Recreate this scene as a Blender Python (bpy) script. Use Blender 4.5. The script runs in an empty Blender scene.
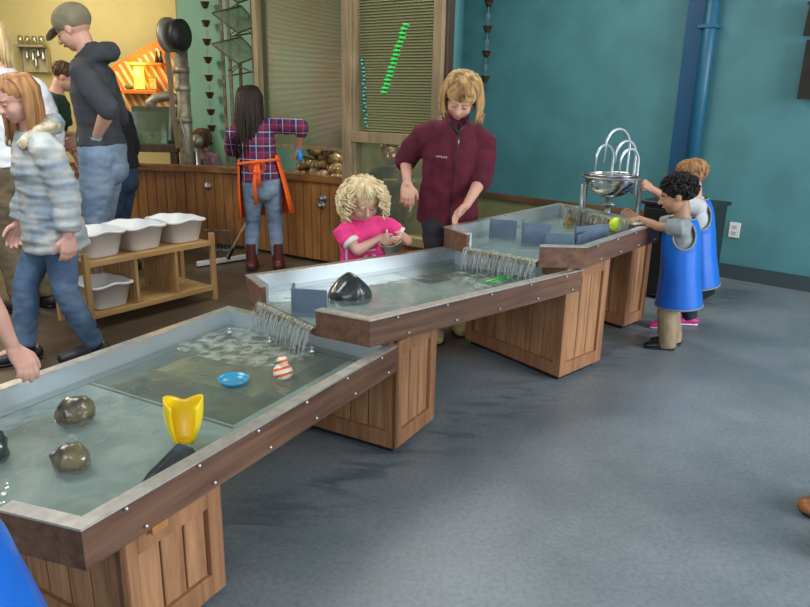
import bpy, bmesh, math, random
import numpy as np
from mathutils import Vector, Matrix, noise
random.seed(7)
R = math.radians
sc = bpy.context.scene
COL = sc.collection

# ------------------------------------------------------------------ camera, light, exposure
CAMH = 1.40; PITCH = R(16.3); ROLL = R(-1.2); FPX = 700.0
cam_d = bpy.data.cameras.new('camera'); cam = bpy.data.objects.new('camera', cam_d); COL.objects.link(cam)
cam_d.sensor_fit = 'HORIZONTAL'; cam_d.sensor_width = 36; cam_d.lens = FPX/810*36; cam_d.clip_start = .02
fw = Vector((0, math.cos(PITCH), -math.sin(PITCH))); up0 = Vector((0, math.sin(PITCH), math.cos(PITCH))); rt0 = Vector((1, 0, 0))
RR = math.cos(ROLL)*rt0 - math.sin(ROLL)*up0; UU = math.sin(ROLL)*rt0 + math.cos(ROLL)*up0
cam.matrix_world = Matrix(((RR.x, UU.x, -fw.x, 0), (RR.y, UU.y, -fw.y, 0), (RR.z, UU.z, -fw.z, CAMH), (0, 0, 0, 1)))
sc.camera = cam
sc.view_settings.view_transform = 'Standard'; sc.view_settings.look = 'None'
sc.view_settings.gamma = 1; sc.view_settings.use_curve_mapping = False
sc.view_settings.exposure = 0.43

world = bpy.data.worlds.new('world'); sc.world = world; world.use_nodes = True
bg = world.node_tree.nodes['Background']; bg.inputs[0].default_value = (.75, .85, 1, 1); bg.inputs[1].default_value = .35

def area(name, loc, aim, sx, sy, power, color):
    l = bpy.data.lights.new(name, 'AREA'); l.shape = 'RECTANGLE'; l.size = sx; l.size_y = sy; l.energy = power; l.color = color
    o = bpy.data.objects.new(name, l); COL.objects.link(o); o.location = loc
    o.rotation_euler = (Vector(aim)-Vector(loc)).to_track_quat('-Z', 'Y').to_euler(); return o
area('daylight_window_side', (5.3, .6, 2.0), (0, 3.0, .3), 3.6, 2.0, 215, (.92, .96, 1.0))
area('daylight_window_back', (-.5, -2.2, 2.2), (0, 4, .6), 4.5, 1.6, 70, (.86, .93, 1.0))
area('ceiling_light_warm', (-4.5, 5.9, 3.1), (-2.9, 6.6, 0), 1.2, 1.2, 85, (1, .84, .60))
area('ceiling_light_far', (-4.4, 9.0, 3.1), (-4.2, 10.2, 1.2), 1.5, 1.5, 42, (1, .88, .62))
area('ceiling_light_mid', (.4, 5.2, 3.15), (.4, 5.0, 0), 1.6, 1.6, 40, (1, .93, .80))
area('skylight_left', (-2.3, 2.6, 3.1), (-2.2, 3.0, 0), 1.5, 1.5, 55, (.92, .97, 1.0))

area('booth_fill', (.15, 6.0, 2.0), (.05, 6.0, 0), .3, .3, 22, (1, .95, .8))  # unseen fill added behind the pane so the child shows
def ray(px, py):
    return fw*FPX + RR*(px-405) + UU*(303.5-py)
def Pz(px, py, z):                       # the point at height z seen at that place of the photo
    d = ray(px, py); t = (z-CAMH)/d.z; return Vector((0, 0, CAMH)) + d*t
def Py(px, py, y):
    d = ray(px, py); return Vector((0, 0, CAMH)) + d*(y/d.y)
def Pp(px, py, q, n):                    # on the vertical plane through q with normal n
    d = ray(px, py); n = Vector((n[0], n[1], 0)); q = Vector((q[0], q[1], 0))
    t = n.dot(q)/n.dot(d); return Vector((0, 0, CAMH)) + d*t

# ------------------------------------------------------------------ materials
MATS = {}
def mat(name, col, rough=.6, metal=0, var=0, vscale=8, bump=0, bscale=40, stretch=(1, 1, 1), col2=None, spec=.5, emit=0, alpha=1, coat=0):
    if name in MATS: return MATS[name]
    m = bpy.data.materials.new(name); m.use_nodes = True; nt = m.node_tree; b = nt.nodes['Principled BSDF']
    b.inputs['Base Color'].default_value = (*col, 1); b.inputs['Roughness'].default_value = rough
    b.inputs['Metallic'].default_value = metal; b.inputs['Specular IOR Level'].default_value = spec
    b.inputs['Coat Weight'].default_value = coat; b.inputs['Coat Roughness'].default_value = .15
    if emit:
        b.inputs['Emission Color'].default_value = (*col, 1); b.inputs['Emission Strength'].default_value = emit
    if alpha < 1: b.inputs['Alpha'].default_value = alpha
    if var or bump or col2:
        tc = nt.nodes.new('ShaderNodeTexCoord'); mp = nt.nodes.new('ShaderNodeMapping'); mp.inputs['Scale'].default_value = stretch
        nt.links.new(tc.outputs['Object'], mp.inputs[0])
    if var or col2:
        n = nt.nodes.new('ShaderNodeTexNoise'); n.inputs['Scale'].default_value = vscale; n.inputs['Detail'].default_value = 5
        nt.links.new(mp.outputs[0], n.inputs['Vector'])
        r = nt.nodes.new('ShaderNodeValToRGB'); r.color_ramp.elements[0].position = .35; r.color_ramp.elements[1].position = .65
        c2 = col2 if col2 else tuple(min(1, c*(1+var)) for c in col); c1 = col if col2 else tuple(c*(1-var) for c in col)
        r.color_ramp.elements[0].color = (*c1, 1); r.color_ramp.elements[1].color = (*c2, 1)
        nt.links.new(n.outputs['Fac'], r.inputs[0]); nt.links.new(r.outputs[0], b.inputs['Base Color'])
    if bump:
        n2 = nt.nodes.new('ShaderNodeTexNoise'); n2.inputs['Scale'].default_value = bscale; n2.inputs['Detail'].default_value = 3
        nt.links.new(mp.outputs[0], n2.inputs['Vector'])
        bp = nt.nodes.new('ShaderNodeBump'); bp.inputs['Strength'].default_value = bump; bp.inputs['Distance'].default_value = .01
        nt.links.new(n2.outputs['Fac'], bp.inputs['Height']); nt.links.new(bp.outputs[0], b.inputs['Normal'])
    MATS[name] = m; return m

def wood(name, dark, light, rot=0, rough=.55, scale=3.0, axis='z', coat=0):
    """grain runs along one axis after turning by rot about z"""
    if name in MATS: return MATS[name]
    m = bpy.data.materials.new(name); m.use_nodes = True; nt = m.node_tree; b = nt.nodes['Principled BSDF']; L = nt.links.new
    tc = nt.nodes.new('ShaderNodeTexCoord'); mp = nt.nodes.new('ShaderNodeMapping'); mp.vector_type = 'TEXTURE' if False else 'POINT'
    mp.inputs['Rotation'].default_value = (0, 0, -rot)
    L(tc.outputs['Object'], mp.inputs[0])
    mp2 = nt.nodes.new('ShaderNodeMapping'); s = {'z': (14, 14, 1), 'x': (1, 14, 14)}[axis]; mp2.inputs['Scale'].default_value = s
    L(mp.outputs[0], mp2.inputs[0])
    n = nt.nodes.new('ShaderNodeTexNoise'); n.inputs['Scale'].default_value = scale; n.inputs['Detail'].default_value = 6; n.inputs['Roughness'].default_value = .6
    n.inputs['Distortion'].default_value = .4
    L(mp2.outputs[0], n.inputs['Vector'])
    r = nt.nodes.new('ShaderNodeValToRGB'); r.color_ramp.elements[0].position = .32; r.color_ramp.elements[1].position = .68
    r.color_ramp.elements[0].color = (*dark, 1); r.color_ramp.elements[1].color = (*light, 1)
    L(n.outputs['Fac'], r.inputs[0])
    n3 = nt.nodes.new('ShaderNodeTexNoise'); n3.inputs['Scale'].default_value = 2.3; n3.inputs['Detail'].default_value = 2
    L(tc.outputs['Object'], n3.inputs['Vector'])
    mx = nt.nodes.new('ShaderNodeMix'); mx.data_type = 'RGBA'; mx.blend_type = 'MULTIPLY'; mx.inputs[0].default_value = .55
    r3 = nt.nodes.new('ShaderNodeValToRGB'); r3.color_ramp.elements[0].color = (.5, .45, .42, 1); r3.color_ramp.elements[0].position = .3; r3.color_ramp.elements[1].position = .6
    L(n3.outputs['Fac'], r3.inputs[0]); L(r.outputs[0], mx.inputs[6]); L(r3.outputs[0], mx.inputs[7]); L(mx.outputs[2], b.inputs['Base Color'])
    b.inputs['Roughness'].default_value = rough; b.inputs['Coat Weight'].default_value = coat
    bp = nt.nodes.new('ShaderNodeBump'); bp.inputs['Strength'].default_value = .25; bp.inputs['Distance'].default_value = .004
    L(n.outputs['Fac'], bp.inputs['Height']); L(bp.outputs[0], b.inputs['Normal'])
    MATS[name] = m; return m

def water_mat(name, tint, ripple=.35, rscale=9, milk=(.34, .42, .40), mfac=.13):
    m = bpy.data.materials.new(name); m.use_nodes = True; nt = m.node_tree; L = nt.links.new
    for n in list(nt.nodes): nt.nodes.remove(n)
    out = nt.nodes.new('ShaderNodeOutputMaterial'); tr = nt.nodes.new('ShaderNodeBsdfTransparent'); tr.inputs[0].default_value = (*tint, 1)
    gl = nt.nodes.new('ShaderNodeBsdfGlossy'); gl.inputs['Roughness'].default_value = .04; gl.inputs[0].default_value = (1, 1, 1, 1)
    fr = nt.nodes.new('ShaderNodeFresnel'); fr.inputs[0].default_value = 1.33
    mx = nt.nodes.new('ShaderNodeMixShader')
    tc = nt.nodes.new('ShaderNodeTexCoord'); n = nt.nodes.new('ShaderNodeTexNoise'); n.inputs['Scale'].default_value = rscale; n.inputs['Detail'].default_value = 2; n.inputs['Distortion'].default_value = .6
    L(tc.outputs['Object'], n.inputs['Vector'])
    bp = nt.nodes.new('ShaderNodeBump'); bp.inputs['Strength'].default_value = ripple; bp.inputs['Distance'].default_value = .02
    L(n.outputs['Fac'], bp.inputs['Height']); L(bp.outputs[0], gl.inputs['Normal']); L(bp.outputs[0], fr.inputs['Normal'])
    df = nt.nodes.new('ShaderNodeBsdfDiffuse'); df.inputs[0].default_value = (*milk, 1); m2 = nt.nodes.new('ShaderNodeMixShader'); m2.inputs[0].default_value = mfac
    L(tr.outputs[0], m2.inputs[1]); L(df.outputs[0], m2.inputs[2])
    gb = nt.nodes.new('ShaderNodeNewGeometry'); sb_ = nt.nodes.new('ShaderNodeMath'); sb_.operation = 'SUBTRACT'; sb_.inputs[0].default_value = 1; L(gb.outputs['Backfacing'], sb_.inputs[1])
    mf = nt.nodes.new('ShaderNodeMath'); mf.operation = 'MULTIPLY'; L(fr.outputs[0], mf.inputs[0]); L(sb_.outputs[0], mf.inputs[1])
    L(mf.outputs[0], mx.inputs[0]); L(m2.outputs[0], mx.inputs[1]); L(gl.outputs[0], mx.inputs[2])
    L(mx.outputs[0], out.inputs[0])
    MATS[name] = m; return m

def glass_mat(name, tint, gloss=.12, opac=0, ocol=(.5, .6, .5)):
    m = bpy.data.materials.new(name); m.use_nodes = True; nt = m.node_tree; L = nt.links.new
    for n in list(nt.nodes): nt.nodes.remove(n)
    out = nt.nodes.new('ShaderNodeOutputMaterial'); tr = nt.nodes.new('ShaderNodeBsdfTransparent'); tr.inputs[0].default_value = (*tint, 1)
    gl = nt.nodes.new('ShaderNodeBsdfGlossy'); gl.inputs['Roughness'].default_value = .06
    mx = nt.nodes.new('ShaderNodeMixShader'); mx.inputs[0].default_value = gloss
    df = nt.nodes.new('ShaderNodeBsdfDiffuse'); df.inputs[0].default_value = (*ocol, 1)
    m2 = nt.nodes.new('ShaderNodeMixShader'); m2.inputs[0].default_value = opac
    L(tr.outputs[0], m2.inputs[1]); L(df.outputs[0], m2.inputs[2]); L(m2.outputs[0], mx.inputs[1]); L(gl.outputs[0], mx.inputs[2]); L(mx.outputs[0], out.inputs[0])
    MATS[name] = m; return m

# ------------------------------------------------------------------ mesh helpers (everything is written in world metres)
class MB:
    def __init__(s): s.bm = bmesh.new()
    def ring_mesh(s, rings, cap=True):
        bm = s.bm; vr = [[bm.verts.new(p) for p in r] for r in rings]; n = len(vr[0])
        for a, b in zip(vr, vr[1:]):
            for i in range(n):
                j = (i+1) % n; bm.faces.new((a[i], a[j], b[j], b[i]))
        if cap:
            bm.faces.new(list(reversed(vr[0]))); bm.faces.new(vr[-1])
        return s
    def tube(s, pts, rad, side=None, n=12, rnd=False):
        """rad: list of r or (rx, ry); side: direction of rx"""
        pts = [Vector(p) for p in pts]; rad = [r if isinstance(r, (tuple, list)) else (r, r) for r in rad]
        if rnd:
            for e in (0, -1):
                a = pts[e]; b = pts[1] if e == 0 else pts[-2]; d = (a-b).normalized(); r = rad[e]; m = min(r)
                ex = [(a+d*m*.55, (r[0]*.84, r[1]*.84)), (a+d*m*.9, (r[0]*.42, r[1]*.42))]
                if e == 0:
                    pts = [ex[1][0], ex[0][0]]+pts; rad = [ex[1][1], ex[0][1]]+rad
                else:
                    pts = pts+[ex[0][0], ex[1][0]]; rad = rad+[ex[0][1], ex[1][1]]
        rings = []; prev = None
        for i, p in enumerate(pts):
            t = (pts[min(i+1, len(pts)-1)]-pts[max(i-1, 0)])
            t = t.normalized() if t.length > 1e-9 else Vector((0, 0, 1))
            if side is not None: S = Vector(side)
            elif prev is not None: S = prev
            else: S = Vector((1, 0, 0)) if abs(t.x) < .8 else Vector((0, 1, 0))
            S = S - t*S.dot(t)
            S = S.normalized() if S.length > 1e-6 else t.orthogonal().normalized()
            prev = S; N = t.cross(S); rx, ry = rad[i]
            rings.append([p + S*(rx*math.cos(2*math.pi*k/n)) + N*(ry*math.sin(2*math.pi*k/n)) for k in range(n)])
        return s.ring_mesh(rings)
    def ell(s, c, r, M=None, u=14, v=9):
        c = Vector(c); r = (r, r, r) if not isinstance(r, (tuple, list)) else r
        rings = []
        for i in range(1, v):
            a = math.pi*i/v; z = -math.cos(a); q = math.sin(a); ring = []
            for k in range(u):
                p = Vector((r[0]*q*math.cos(2*math.pi*k/u), r[1]*q*math.sin(2*math.pi*k/u), r[2]*z))
                ring.append(c + (M @ p if M else p))
            rings.append(ring)
        bm = s.bm; vr = [[bm.verts.new(p) for p in rg] for rg in rings]
        lo = Vector((0, 0, -r[2])); hi = Vector((0, 0, r[2]))
        vl = bm.verts.new(c+(M @ lo if M else lo)); vh = bm.verts.new(c+(M @ hi if M else hi))
        for a, b in zip(vr, vr[1:]):
            for i in range(u): bm.faces.new((a[i], a[(i+1) % u], b[(i+1) % u], b[i]))
        for i in range(u):
            bm.faces.new((vr[0][(i+1) % u], vr[0][i], vl)); bm.faces.new((vr[-1][i], vr[-1][(i+1) % u], vh))
        return s
    def box(s, c, size, rot=0, M=None):
        c = Vector(c); hx, hy, hz = size[0]/2, size[1]/2, size[2]/2; rm = M if M else Matrix.Rotation(rot, 3, 'Z')
        v = [s.bm.verts.new(c + rm @ Vector((x*hx, y*hy, z*hz))) for x in (-1, 1) for y in (-1, 1) for z in (-1, 1)]
        for f in ((0, 1, 3, 2), (4, 6, 7, 5), (0, 4, 5, 1), (2, 3, 7, 6), (0, 2, 6, 4), (1, 5, 7, 3)): s.bm.faces.new([v[i] for i in f])
        return s
    def bar(s, a, b, w, h, off=0, zoff=0):
        """horizontal or sloping beam from a to b, width w (sideways), height h"""
        a = Vector(a); b = Vector(b); d = (b-a); L = d.length; d.normalize()
        up = Vector((0, 0, 1)) if abs(d.z) < .95 else Vector((0, 1, 0))
        sd = d.cross(up).normalized(); u = sd.cross(d)
        M = Matrix((d, sd, u)).transposed()
        return s.box((a+b)/2 + sd*off + u*zoff, (L, w, h), M=M)
    def prism(s, poly, z0, z1):
        a = [s.bm.verts.new((p[0], p[1], z0)) for p in poly]; b = [s.bm.verts.new((p[0], p[1], z1)) for p in poly]; n = len(a)
        for i in range(n): s.bm.faces.new((a[i], a[(i+1) % n], b[(i+1) % n], b[i]))
        s.bm.faces.new(list(reversed(a))); s.bm.faces.new(b); return s
    def slab(s, poly3, nrm, th):
        """any flat polygon given thickness th along nrm"""
        nrm = Vector(nrm).normalized()
        a = [s.bm.verts.new(Vector(p)) for p in poly3]; b = [s.bm.verts.new(Vector(p)+nrm*th) for p in poly3]; n = len(a)
        for i in range(n): s.bm.faces.new((a[i], a[(i+1) % n], b[(i+1) % n], b[i]))
        s.bm.faces.new(list(reversed(a))); s.bm.faces.new(b); return s
    def lathe(s, c, prof, n=28, M=None, closed=False):
        c = Vector(c); rings = []
        for r, z in prof:
            ring = []
            for k in range(n):
                p = Vector((r*math.cos(2*math.pi*k/n), r*math.sin(2*math.pi*k/n), z)); ring.append(c+(M @ p if M else p))
            rings.append(ring)
        return s.ring_mesh(rings, cap=not closed)
    def build(s, name, m, parent=None, smooth=False, bevel=0, loc=None):
        bm = s.bm
        if bevel: bmesh.ops.bevel(bm, geom=list(bm.edges), offset=bevel, segments=1, affect='EDGES', profile=.5)
        bmesh.ops.recalc_face_normals(bm, faces=list(bm.faces))
        return mesh_obj(name, bm, m, parent, smooth, loc)

def rootmat(o):
    M = Matrix.Identity(4)
    while o is not None:
        M = Matrix.Translation(o.location) @ Matrix.Rotation(o.rotation_euler.z, 4, 'Z') @ M; o = o.parent
    return M
def mesh_obj(name, bm, m, parent=None, smooth=False, loc=None):
    if isinstance(bm, bmesh.types.BMesh):
        me = bpy.data.meshes.new(name); bm.to_mesh(me); bm.free()
    else: me = bm
    o = bpy.data.objects.new(name, me); COL.objects.link(o)
    if parent is not None:
        me.transform(rootmat(parent).inverted()); o.parent = parent
    elif loc is not None:
        me.transform(Matrix.Translation(-Vector(loc))); o.location = loc
    if m: me.materials.append(m)
    if smooth: me.polygons.foreach_set('use_smooth', [True]*len(me.polygons))
    me.update(); return o
def tag(o, label=None, cat=None, group=None, kind=None):
    if label: o['label'] = label
    if cat: o['category'] = cat
    if group: o['group'] = group
    if kind: o['kind'] = kind
    return o
def thing(name, label, cat, loc=(0, 0, 0), rz=0, group=None):
    o = bpy.data.objects.new(name, None); COL.objects.link(o); o.location = loc; o.rotation_euler = (0, 0, rz); o.empty_display_size = .1
    return tag(o, label, cat, group)
def struct(name, mb, m, bevel=0):
    o = mb.build(name, m, bevel=bevel); o['kind'] = 'structure'; return o
def dup(root, loc, rz=0, label=None, group=None):
    r = root.copy(); COL.objects.link(r); r.location = loc; r.rotation_euler = (0, 0, rz)
    if label: r['label'] = label
    if group: r['group'] = group
    for ch in list(root.children):
        c = ch.copy(); COL.objects.link(c); c.parent = r
        for g in list(ch.children):
            d = g.copy(); COL.objects.link(d); d.parent = c
    return r
def fuse(mb, voxel, it=3, folds=0, fscale=9, fst=(1, 1, 1), cuts=()):
    """weld overlapping closed shapes into one continuous skin; cuts: list of (point, normal) planes that trim a clean hem"""
    me = bpy.data.meshes.new('t'); bmesh.ops.recalc_face_normals(mb.bm, faces=list(mb.bm.faces)); mb.bm.to_mesh(me); mb.bm.free()
    o = bpy.data.objects.new('t', me); COL.objects.link(o)
    r = o.modifiers.new('r', 'REMESH'); r.mode = 'VOXEL'; r.voxel_size = voxel; r.adaptivity = 0
    if it:
        q = o.modifiers.new('s', 'SMOOTH'); q.factor = .5; q.iterations = it
    dg = bpy.context.evaluated_depsgraph_get(); e = o.evaluated_get(dg)
    out = bpy.data.meshes.new_from_object(e, depsgraph=dg)
    bpy.data.objects.remove(o); bpy.data.meshes.remove(me)
    if folds:
        out.update(); n = len(out.vertices); co = np.empty(n*3); no = np.empty(n*3)
        out.vertices.foreach_get('co', co); out.vertices.foreach_get('normal', no); co = co.reshape(-1, 3); no = no.reshape(-1, 3)
        for i in range(n):
            p = co[i]; v = noise.noise(Vector((p[0]*fscale*fst[0], p[1]*fscale*fst[1], p[2]*fscale*fst[2])))
            v += .5*noise.noise(Vector((p[0]*fscale*2*fst[0]+5, p[1]*fscale*2*fst[1], p[2]*fscale*2*fst[2])))
            co[i] += no[i]*v*folds
        out.vertices.foreach_set('co', co.ravel()); out.update()
    return out

# ------------------------------------------------------------------ shared materials
TEAL = mat('teal_paint', (.080, .240, .262), .55, var=.10, vscale=3, bump=.05, bscale=90)
TEALL = mat('light_teal_paint', (.17, .36, .29), .6, var=.06, vscale=3)
YEL = mat('yellow_paint', (.52, .46, .22), .75, var=.05, vscale=2)
STEEL = mat('brushed_steel', (.58, .64, .68), .36, .7, bump=.05, bscale=30, stretch=(1, 1, 14))
STEELD = mat('dull_steel', (.30, .31, .32), .42, .9, var=.2, vscale=12)
CAPM = mat('rim_steel', (.68, .66, .62), .33, .8, var=.12, vscale=30)
LINER = mat('tank_liner', (.13, .19, .20), .45, 0, var=.35, vscale=7, bump=.1, bscale=14)
DIV = mat('divider_plastic', (.10, .15, .21), .4, var=.2, vscale=9)
BLACKP = mat('black_plastic', (.012, .012, .013), .5)
STONE = mat('wet_stone', (.045, .042, .026), .22, col2=(.20, .165, .085), vscale=18, bump=.5, bscale=22, coat=.6)
STONEG = mat('wet_grey_stone', (.03, .037, .036), .22, var=.5, vscale=14, bump=.5, bscale=22, coat=.5)
COPPER = mat('dark_copper', (.16, .085, .045), .4, .7, var=.3, vscale=30)
WHITEP = mat('white_plastic', (.78, .78, .76), .38)
WIN_POST = wood('post_wood', (.23, .17, .09), (.36, .28, .16), scale=2)
COUNTER = wood('counter_wood', (.20, .085, .026), (.38, .175, .055), scale=2.0, rough=.4, coat=.2)
COUNTERT = wood('counter_top_wood', (.14, .06, .02), (.27, .13, .045), R(-32), axis='x', scale=2, rough=.35, coat=.3)
SHELFW = wood('pine_shelf', (.50, .28, .10), (.66, .42, .18), R(54), axis='x', scale=2)
DARKW = wood('dark_wood', (.035, .02, .012), (.07, .045, .025), scale=2)

# ------------------------------------------------------------------ the setting
def floor_material():
    m = bpy.data.materials.new('sealed_concrete'); m.use_nodes = True; nt = m.node_tree; b = nt.nodes['Principled BSDF']; L = nt.links.new
    tc = nt.nodes.new('ShaderNodeTexCoord')
    n = nt.nodes.new('ShaderNodeTexNoise'); n.inputs['Scale'].default_value = 1.6; n.inputs['Detail'].default_value = 7; n.inputs['Roughness'].default_value = .65
    L(tc.outputs['Object'], n.inputs['Vector'])
    r = nt.nodes.new('ShaderNodeValToRGB'); e = r.color_ramp.elements; e[0].position = .3; e[0].color = (.150, .178, .202, 1); e[1].position = .7; e[1].color = (.255, .288, .312, 1)
    L(n.outputs['Fac'], r.inputs[0])
    # warm light on the floor beyond the tables, painted as tan: side of a wavy line that follows the tables
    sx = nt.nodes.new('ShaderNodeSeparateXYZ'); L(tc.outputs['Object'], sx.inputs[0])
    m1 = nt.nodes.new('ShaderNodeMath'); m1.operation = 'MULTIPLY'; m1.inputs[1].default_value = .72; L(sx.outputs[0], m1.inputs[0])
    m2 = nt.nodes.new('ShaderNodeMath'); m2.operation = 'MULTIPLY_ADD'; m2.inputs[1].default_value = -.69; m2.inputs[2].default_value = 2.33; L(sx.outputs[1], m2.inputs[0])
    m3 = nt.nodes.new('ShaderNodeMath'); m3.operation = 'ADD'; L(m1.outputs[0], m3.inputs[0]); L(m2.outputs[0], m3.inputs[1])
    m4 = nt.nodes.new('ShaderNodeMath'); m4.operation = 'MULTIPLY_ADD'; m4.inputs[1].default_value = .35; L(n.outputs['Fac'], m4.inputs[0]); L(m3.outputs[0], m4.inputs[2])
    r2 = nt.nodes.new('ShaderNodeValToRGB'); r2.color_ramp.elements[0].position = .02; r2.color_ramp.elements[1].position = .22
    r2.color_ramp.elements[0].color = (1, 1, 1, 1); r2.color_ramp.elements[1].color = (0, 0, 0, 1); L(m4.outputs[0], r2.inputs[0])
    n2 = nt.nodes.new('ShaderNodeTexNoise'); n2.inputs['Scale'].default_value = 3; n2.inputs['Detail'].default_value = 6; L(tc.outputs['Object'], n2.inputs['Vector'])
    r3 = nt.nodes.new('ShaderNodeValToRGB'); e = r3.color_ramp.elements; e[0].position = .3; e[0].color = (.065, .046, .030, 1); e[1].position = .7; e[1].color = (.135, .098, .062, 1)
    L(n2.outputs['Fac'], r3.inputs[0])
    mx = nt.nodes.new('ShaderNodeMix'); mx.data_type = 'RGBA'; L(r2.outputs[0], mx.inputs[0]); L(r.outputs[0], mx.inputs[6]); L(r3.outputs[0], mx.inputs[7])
    # fine speckle + dark water stains near the pedestals
    n4 = nt.nodes.new('ShaderNodeTexNoise'); n4.inputs['Scale'].default_value = 60; n4.inputs['Detail'].default_value = 3; L(tc.outputs['Object'], n4.inputs['Vector'])
    r4 = nt.nodes.new('ShaderNodeValToRGB'); r4.color_ramp.elements[0].position = .3; r4.color_ramp.elements[0].color = (.78, .78, .78, 1); r4.color_ramp.elements[1].position = .6; L(n4.outputs['Fac'], r4.inputs[0])
    mx2 = nt.nodes.new('ShaderNodeMix'); mx2.data_type = 'RGBA'; mx2.blend_type = 'MULTIPLY'; mx2.inputs[0].default_value = 1; L(mx.outputs[2], mx2.inputs[6]); L(r4.outputs[0], mx2.inputs[7])
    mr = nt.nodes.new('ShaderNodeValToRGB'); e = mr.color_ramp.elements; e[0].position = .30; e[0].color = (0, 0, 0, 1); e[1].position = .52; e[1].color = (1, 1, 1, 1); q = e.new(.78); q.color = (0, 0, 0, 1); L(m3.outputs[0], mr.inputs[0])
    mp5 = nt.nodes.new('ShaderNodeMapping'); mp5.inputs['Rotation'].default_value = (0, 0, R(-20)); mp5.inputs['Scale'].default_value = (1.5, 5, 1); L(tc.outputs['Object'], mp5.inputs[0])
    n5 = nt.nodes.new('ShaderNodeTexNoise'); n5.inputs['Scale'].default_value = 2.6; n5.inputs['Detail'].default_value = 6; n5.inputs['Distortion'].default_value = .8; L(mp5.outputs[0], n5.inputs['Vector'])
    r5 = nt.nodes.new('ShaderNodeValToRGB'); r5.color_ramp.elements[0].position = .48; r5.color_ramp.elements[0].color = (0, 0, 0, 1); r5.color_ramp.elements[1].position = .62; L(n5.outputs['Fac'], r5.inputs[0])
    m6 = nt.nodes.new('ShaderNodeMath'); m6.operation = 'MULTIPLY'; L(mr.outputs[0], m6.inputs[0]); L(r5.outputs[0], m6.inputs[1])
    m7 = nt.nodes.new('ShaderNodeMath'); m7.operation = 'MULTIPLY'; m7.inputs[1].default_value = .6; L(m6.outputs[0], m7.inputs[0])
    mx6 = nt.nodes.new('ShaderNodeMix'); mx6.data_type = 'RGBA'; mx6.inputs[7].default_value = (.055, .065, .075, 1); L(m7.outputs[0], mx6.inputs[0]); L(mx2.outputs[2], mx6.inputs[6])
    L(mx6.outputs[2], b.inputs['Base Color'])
    rr = nt.nodes.new('ShaderNodeMapRange'); rr.inputs[1].default_value = .3; rr.inputs[2].default_value = .7; rr.inputs[3].default_value = .30; rr.inputs[4].default_value = .50; L(n.outputs['Fac'], rr.inputs[0]); L(rr.outputs[0], b.inputs['Roughness'])
    bp = nt.nodes.new('ShaderNodeBump'); bp.inputs['Strength'].default_value = .25; bp.inputs['Distance'].default_value = .004; L(n4.outputs['Fac'], bp.inputs['Height']); L(bp.outputs[0], b.inputs['Normal'])
    return m
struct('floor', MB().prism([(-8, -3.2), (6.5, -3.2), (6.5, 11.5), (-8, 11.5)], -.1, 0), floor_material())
struct('ceiling', MB().prism([(-8, -3.2), (6.5, -3.2), (6.5, 11.5), (-8, 11.5)], 3.3, 3.4), mat('ceiling_paint', (.55, .55, .5), .8))

# right-hand teal wall
WR0 = Vector((2.61, 5.86, 0)); WRd = Vector((.755, -.655, 0)).normalized(); WRn = Vector((WRd.y, -WRd.x, 0)); WRn = -WRn if WRn.y > 0 else WRn  # faces the room
def wall_seg(a, b, z0, z1, th, back):
    a = Vector((a[0], a[1], 0)); b = Vector((b[0], b[1], 0)); bk = Vector((back[0], back[1], 0)).normalized()*th
    return MB().prism([a, b, b+bk, a+bk], z0, z1)
a = WR0 - WRd*3.05; b = WR0 + WRd*4.2
struct('wall_right', wall_seg(a, b, 0, 3.3, .15, -WRn), TEAL)
struct('baseboard_right', MB().bar(WR0-WRd*.30+WRn*.008+Vector((0, 0, .06)), b+WRn*.008+Vector((0, 0, .06)), .015, .12), mat('rubber_baseboard', (.05, .07, .08), .5))
tr_a = Pp(452, 188, WR0, WRn); tr_b = Pp(672, 212, WR0, WRn)
zt = .45
struct('trim_1', MB().bar((tr_a.x+WRn.x*.02, tr_a.y+WRn.y*.02, zt), (tr_b.x+WRn.x*.02, tr_b.y+WRn.y*.02, zt), .05, .055), wood('trim_wood', (.16, .07, .03), (.26, .12, .05), R(-41), axis='x'))
struct('trim_2', MB().bar((tr_a.x+WRn.x*.008, tr_a.y+WRn.y*.008, .21), (tr_b.x+WRn.x*.008, tr_b.y+WRn.y*.008, .21), .016, .42), mat('olive_wainscot', (.30, .28, .13), .7, var=.1))

# wall of windows and posts over the wooden counter
WW0 = Vector((-.45, 5.85, 0)); WWd = Vector((.82, -.57, 0)).normalized(); WWn = Vector((-.57, -.82, 0)).normalized()
def ww(px, py=60, off=0):
    p = Pp(px, py, WW0+WWn*off, WWn); return p
BW0 = Vector((-2.55, 8.2, 0))
bw_end = BW0 + WWd*3.35
struct('wall_back', wall_seg(BW0, bw_end, 0, 3.3, .12, -WWn), TEALL)
wr = ww(449, 60)
struct('wall_return', wall_seg((wr.x+.03, wr.y+.03), (wr.x+.27, wr.y+2.4), 0, 3.3, .04, (-1, 0)), TEAL)
# far room
struct('wall_far', MB().prism([(-8, 10.4), (-2.6, 10.4), (-2.6, 10.55), (-8, 10.55)], 0, 3.3), YEL)
struct('wall_left', MB().prism([(-6.6, 3.2), (-6.45, 3.2), (-6.45, 10.4), (-6.6, 10.4)], 0, 3.3), YEL)
struct('wall_side', MB().prism([(BW0.x-.02, BW0.y+.02), (BW0.x-.02, 10.4), (BW0.x+.12, 10.4), (BW0.x+.12, BW0.y+.1)], 0, 3.3), YEL)

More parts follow.
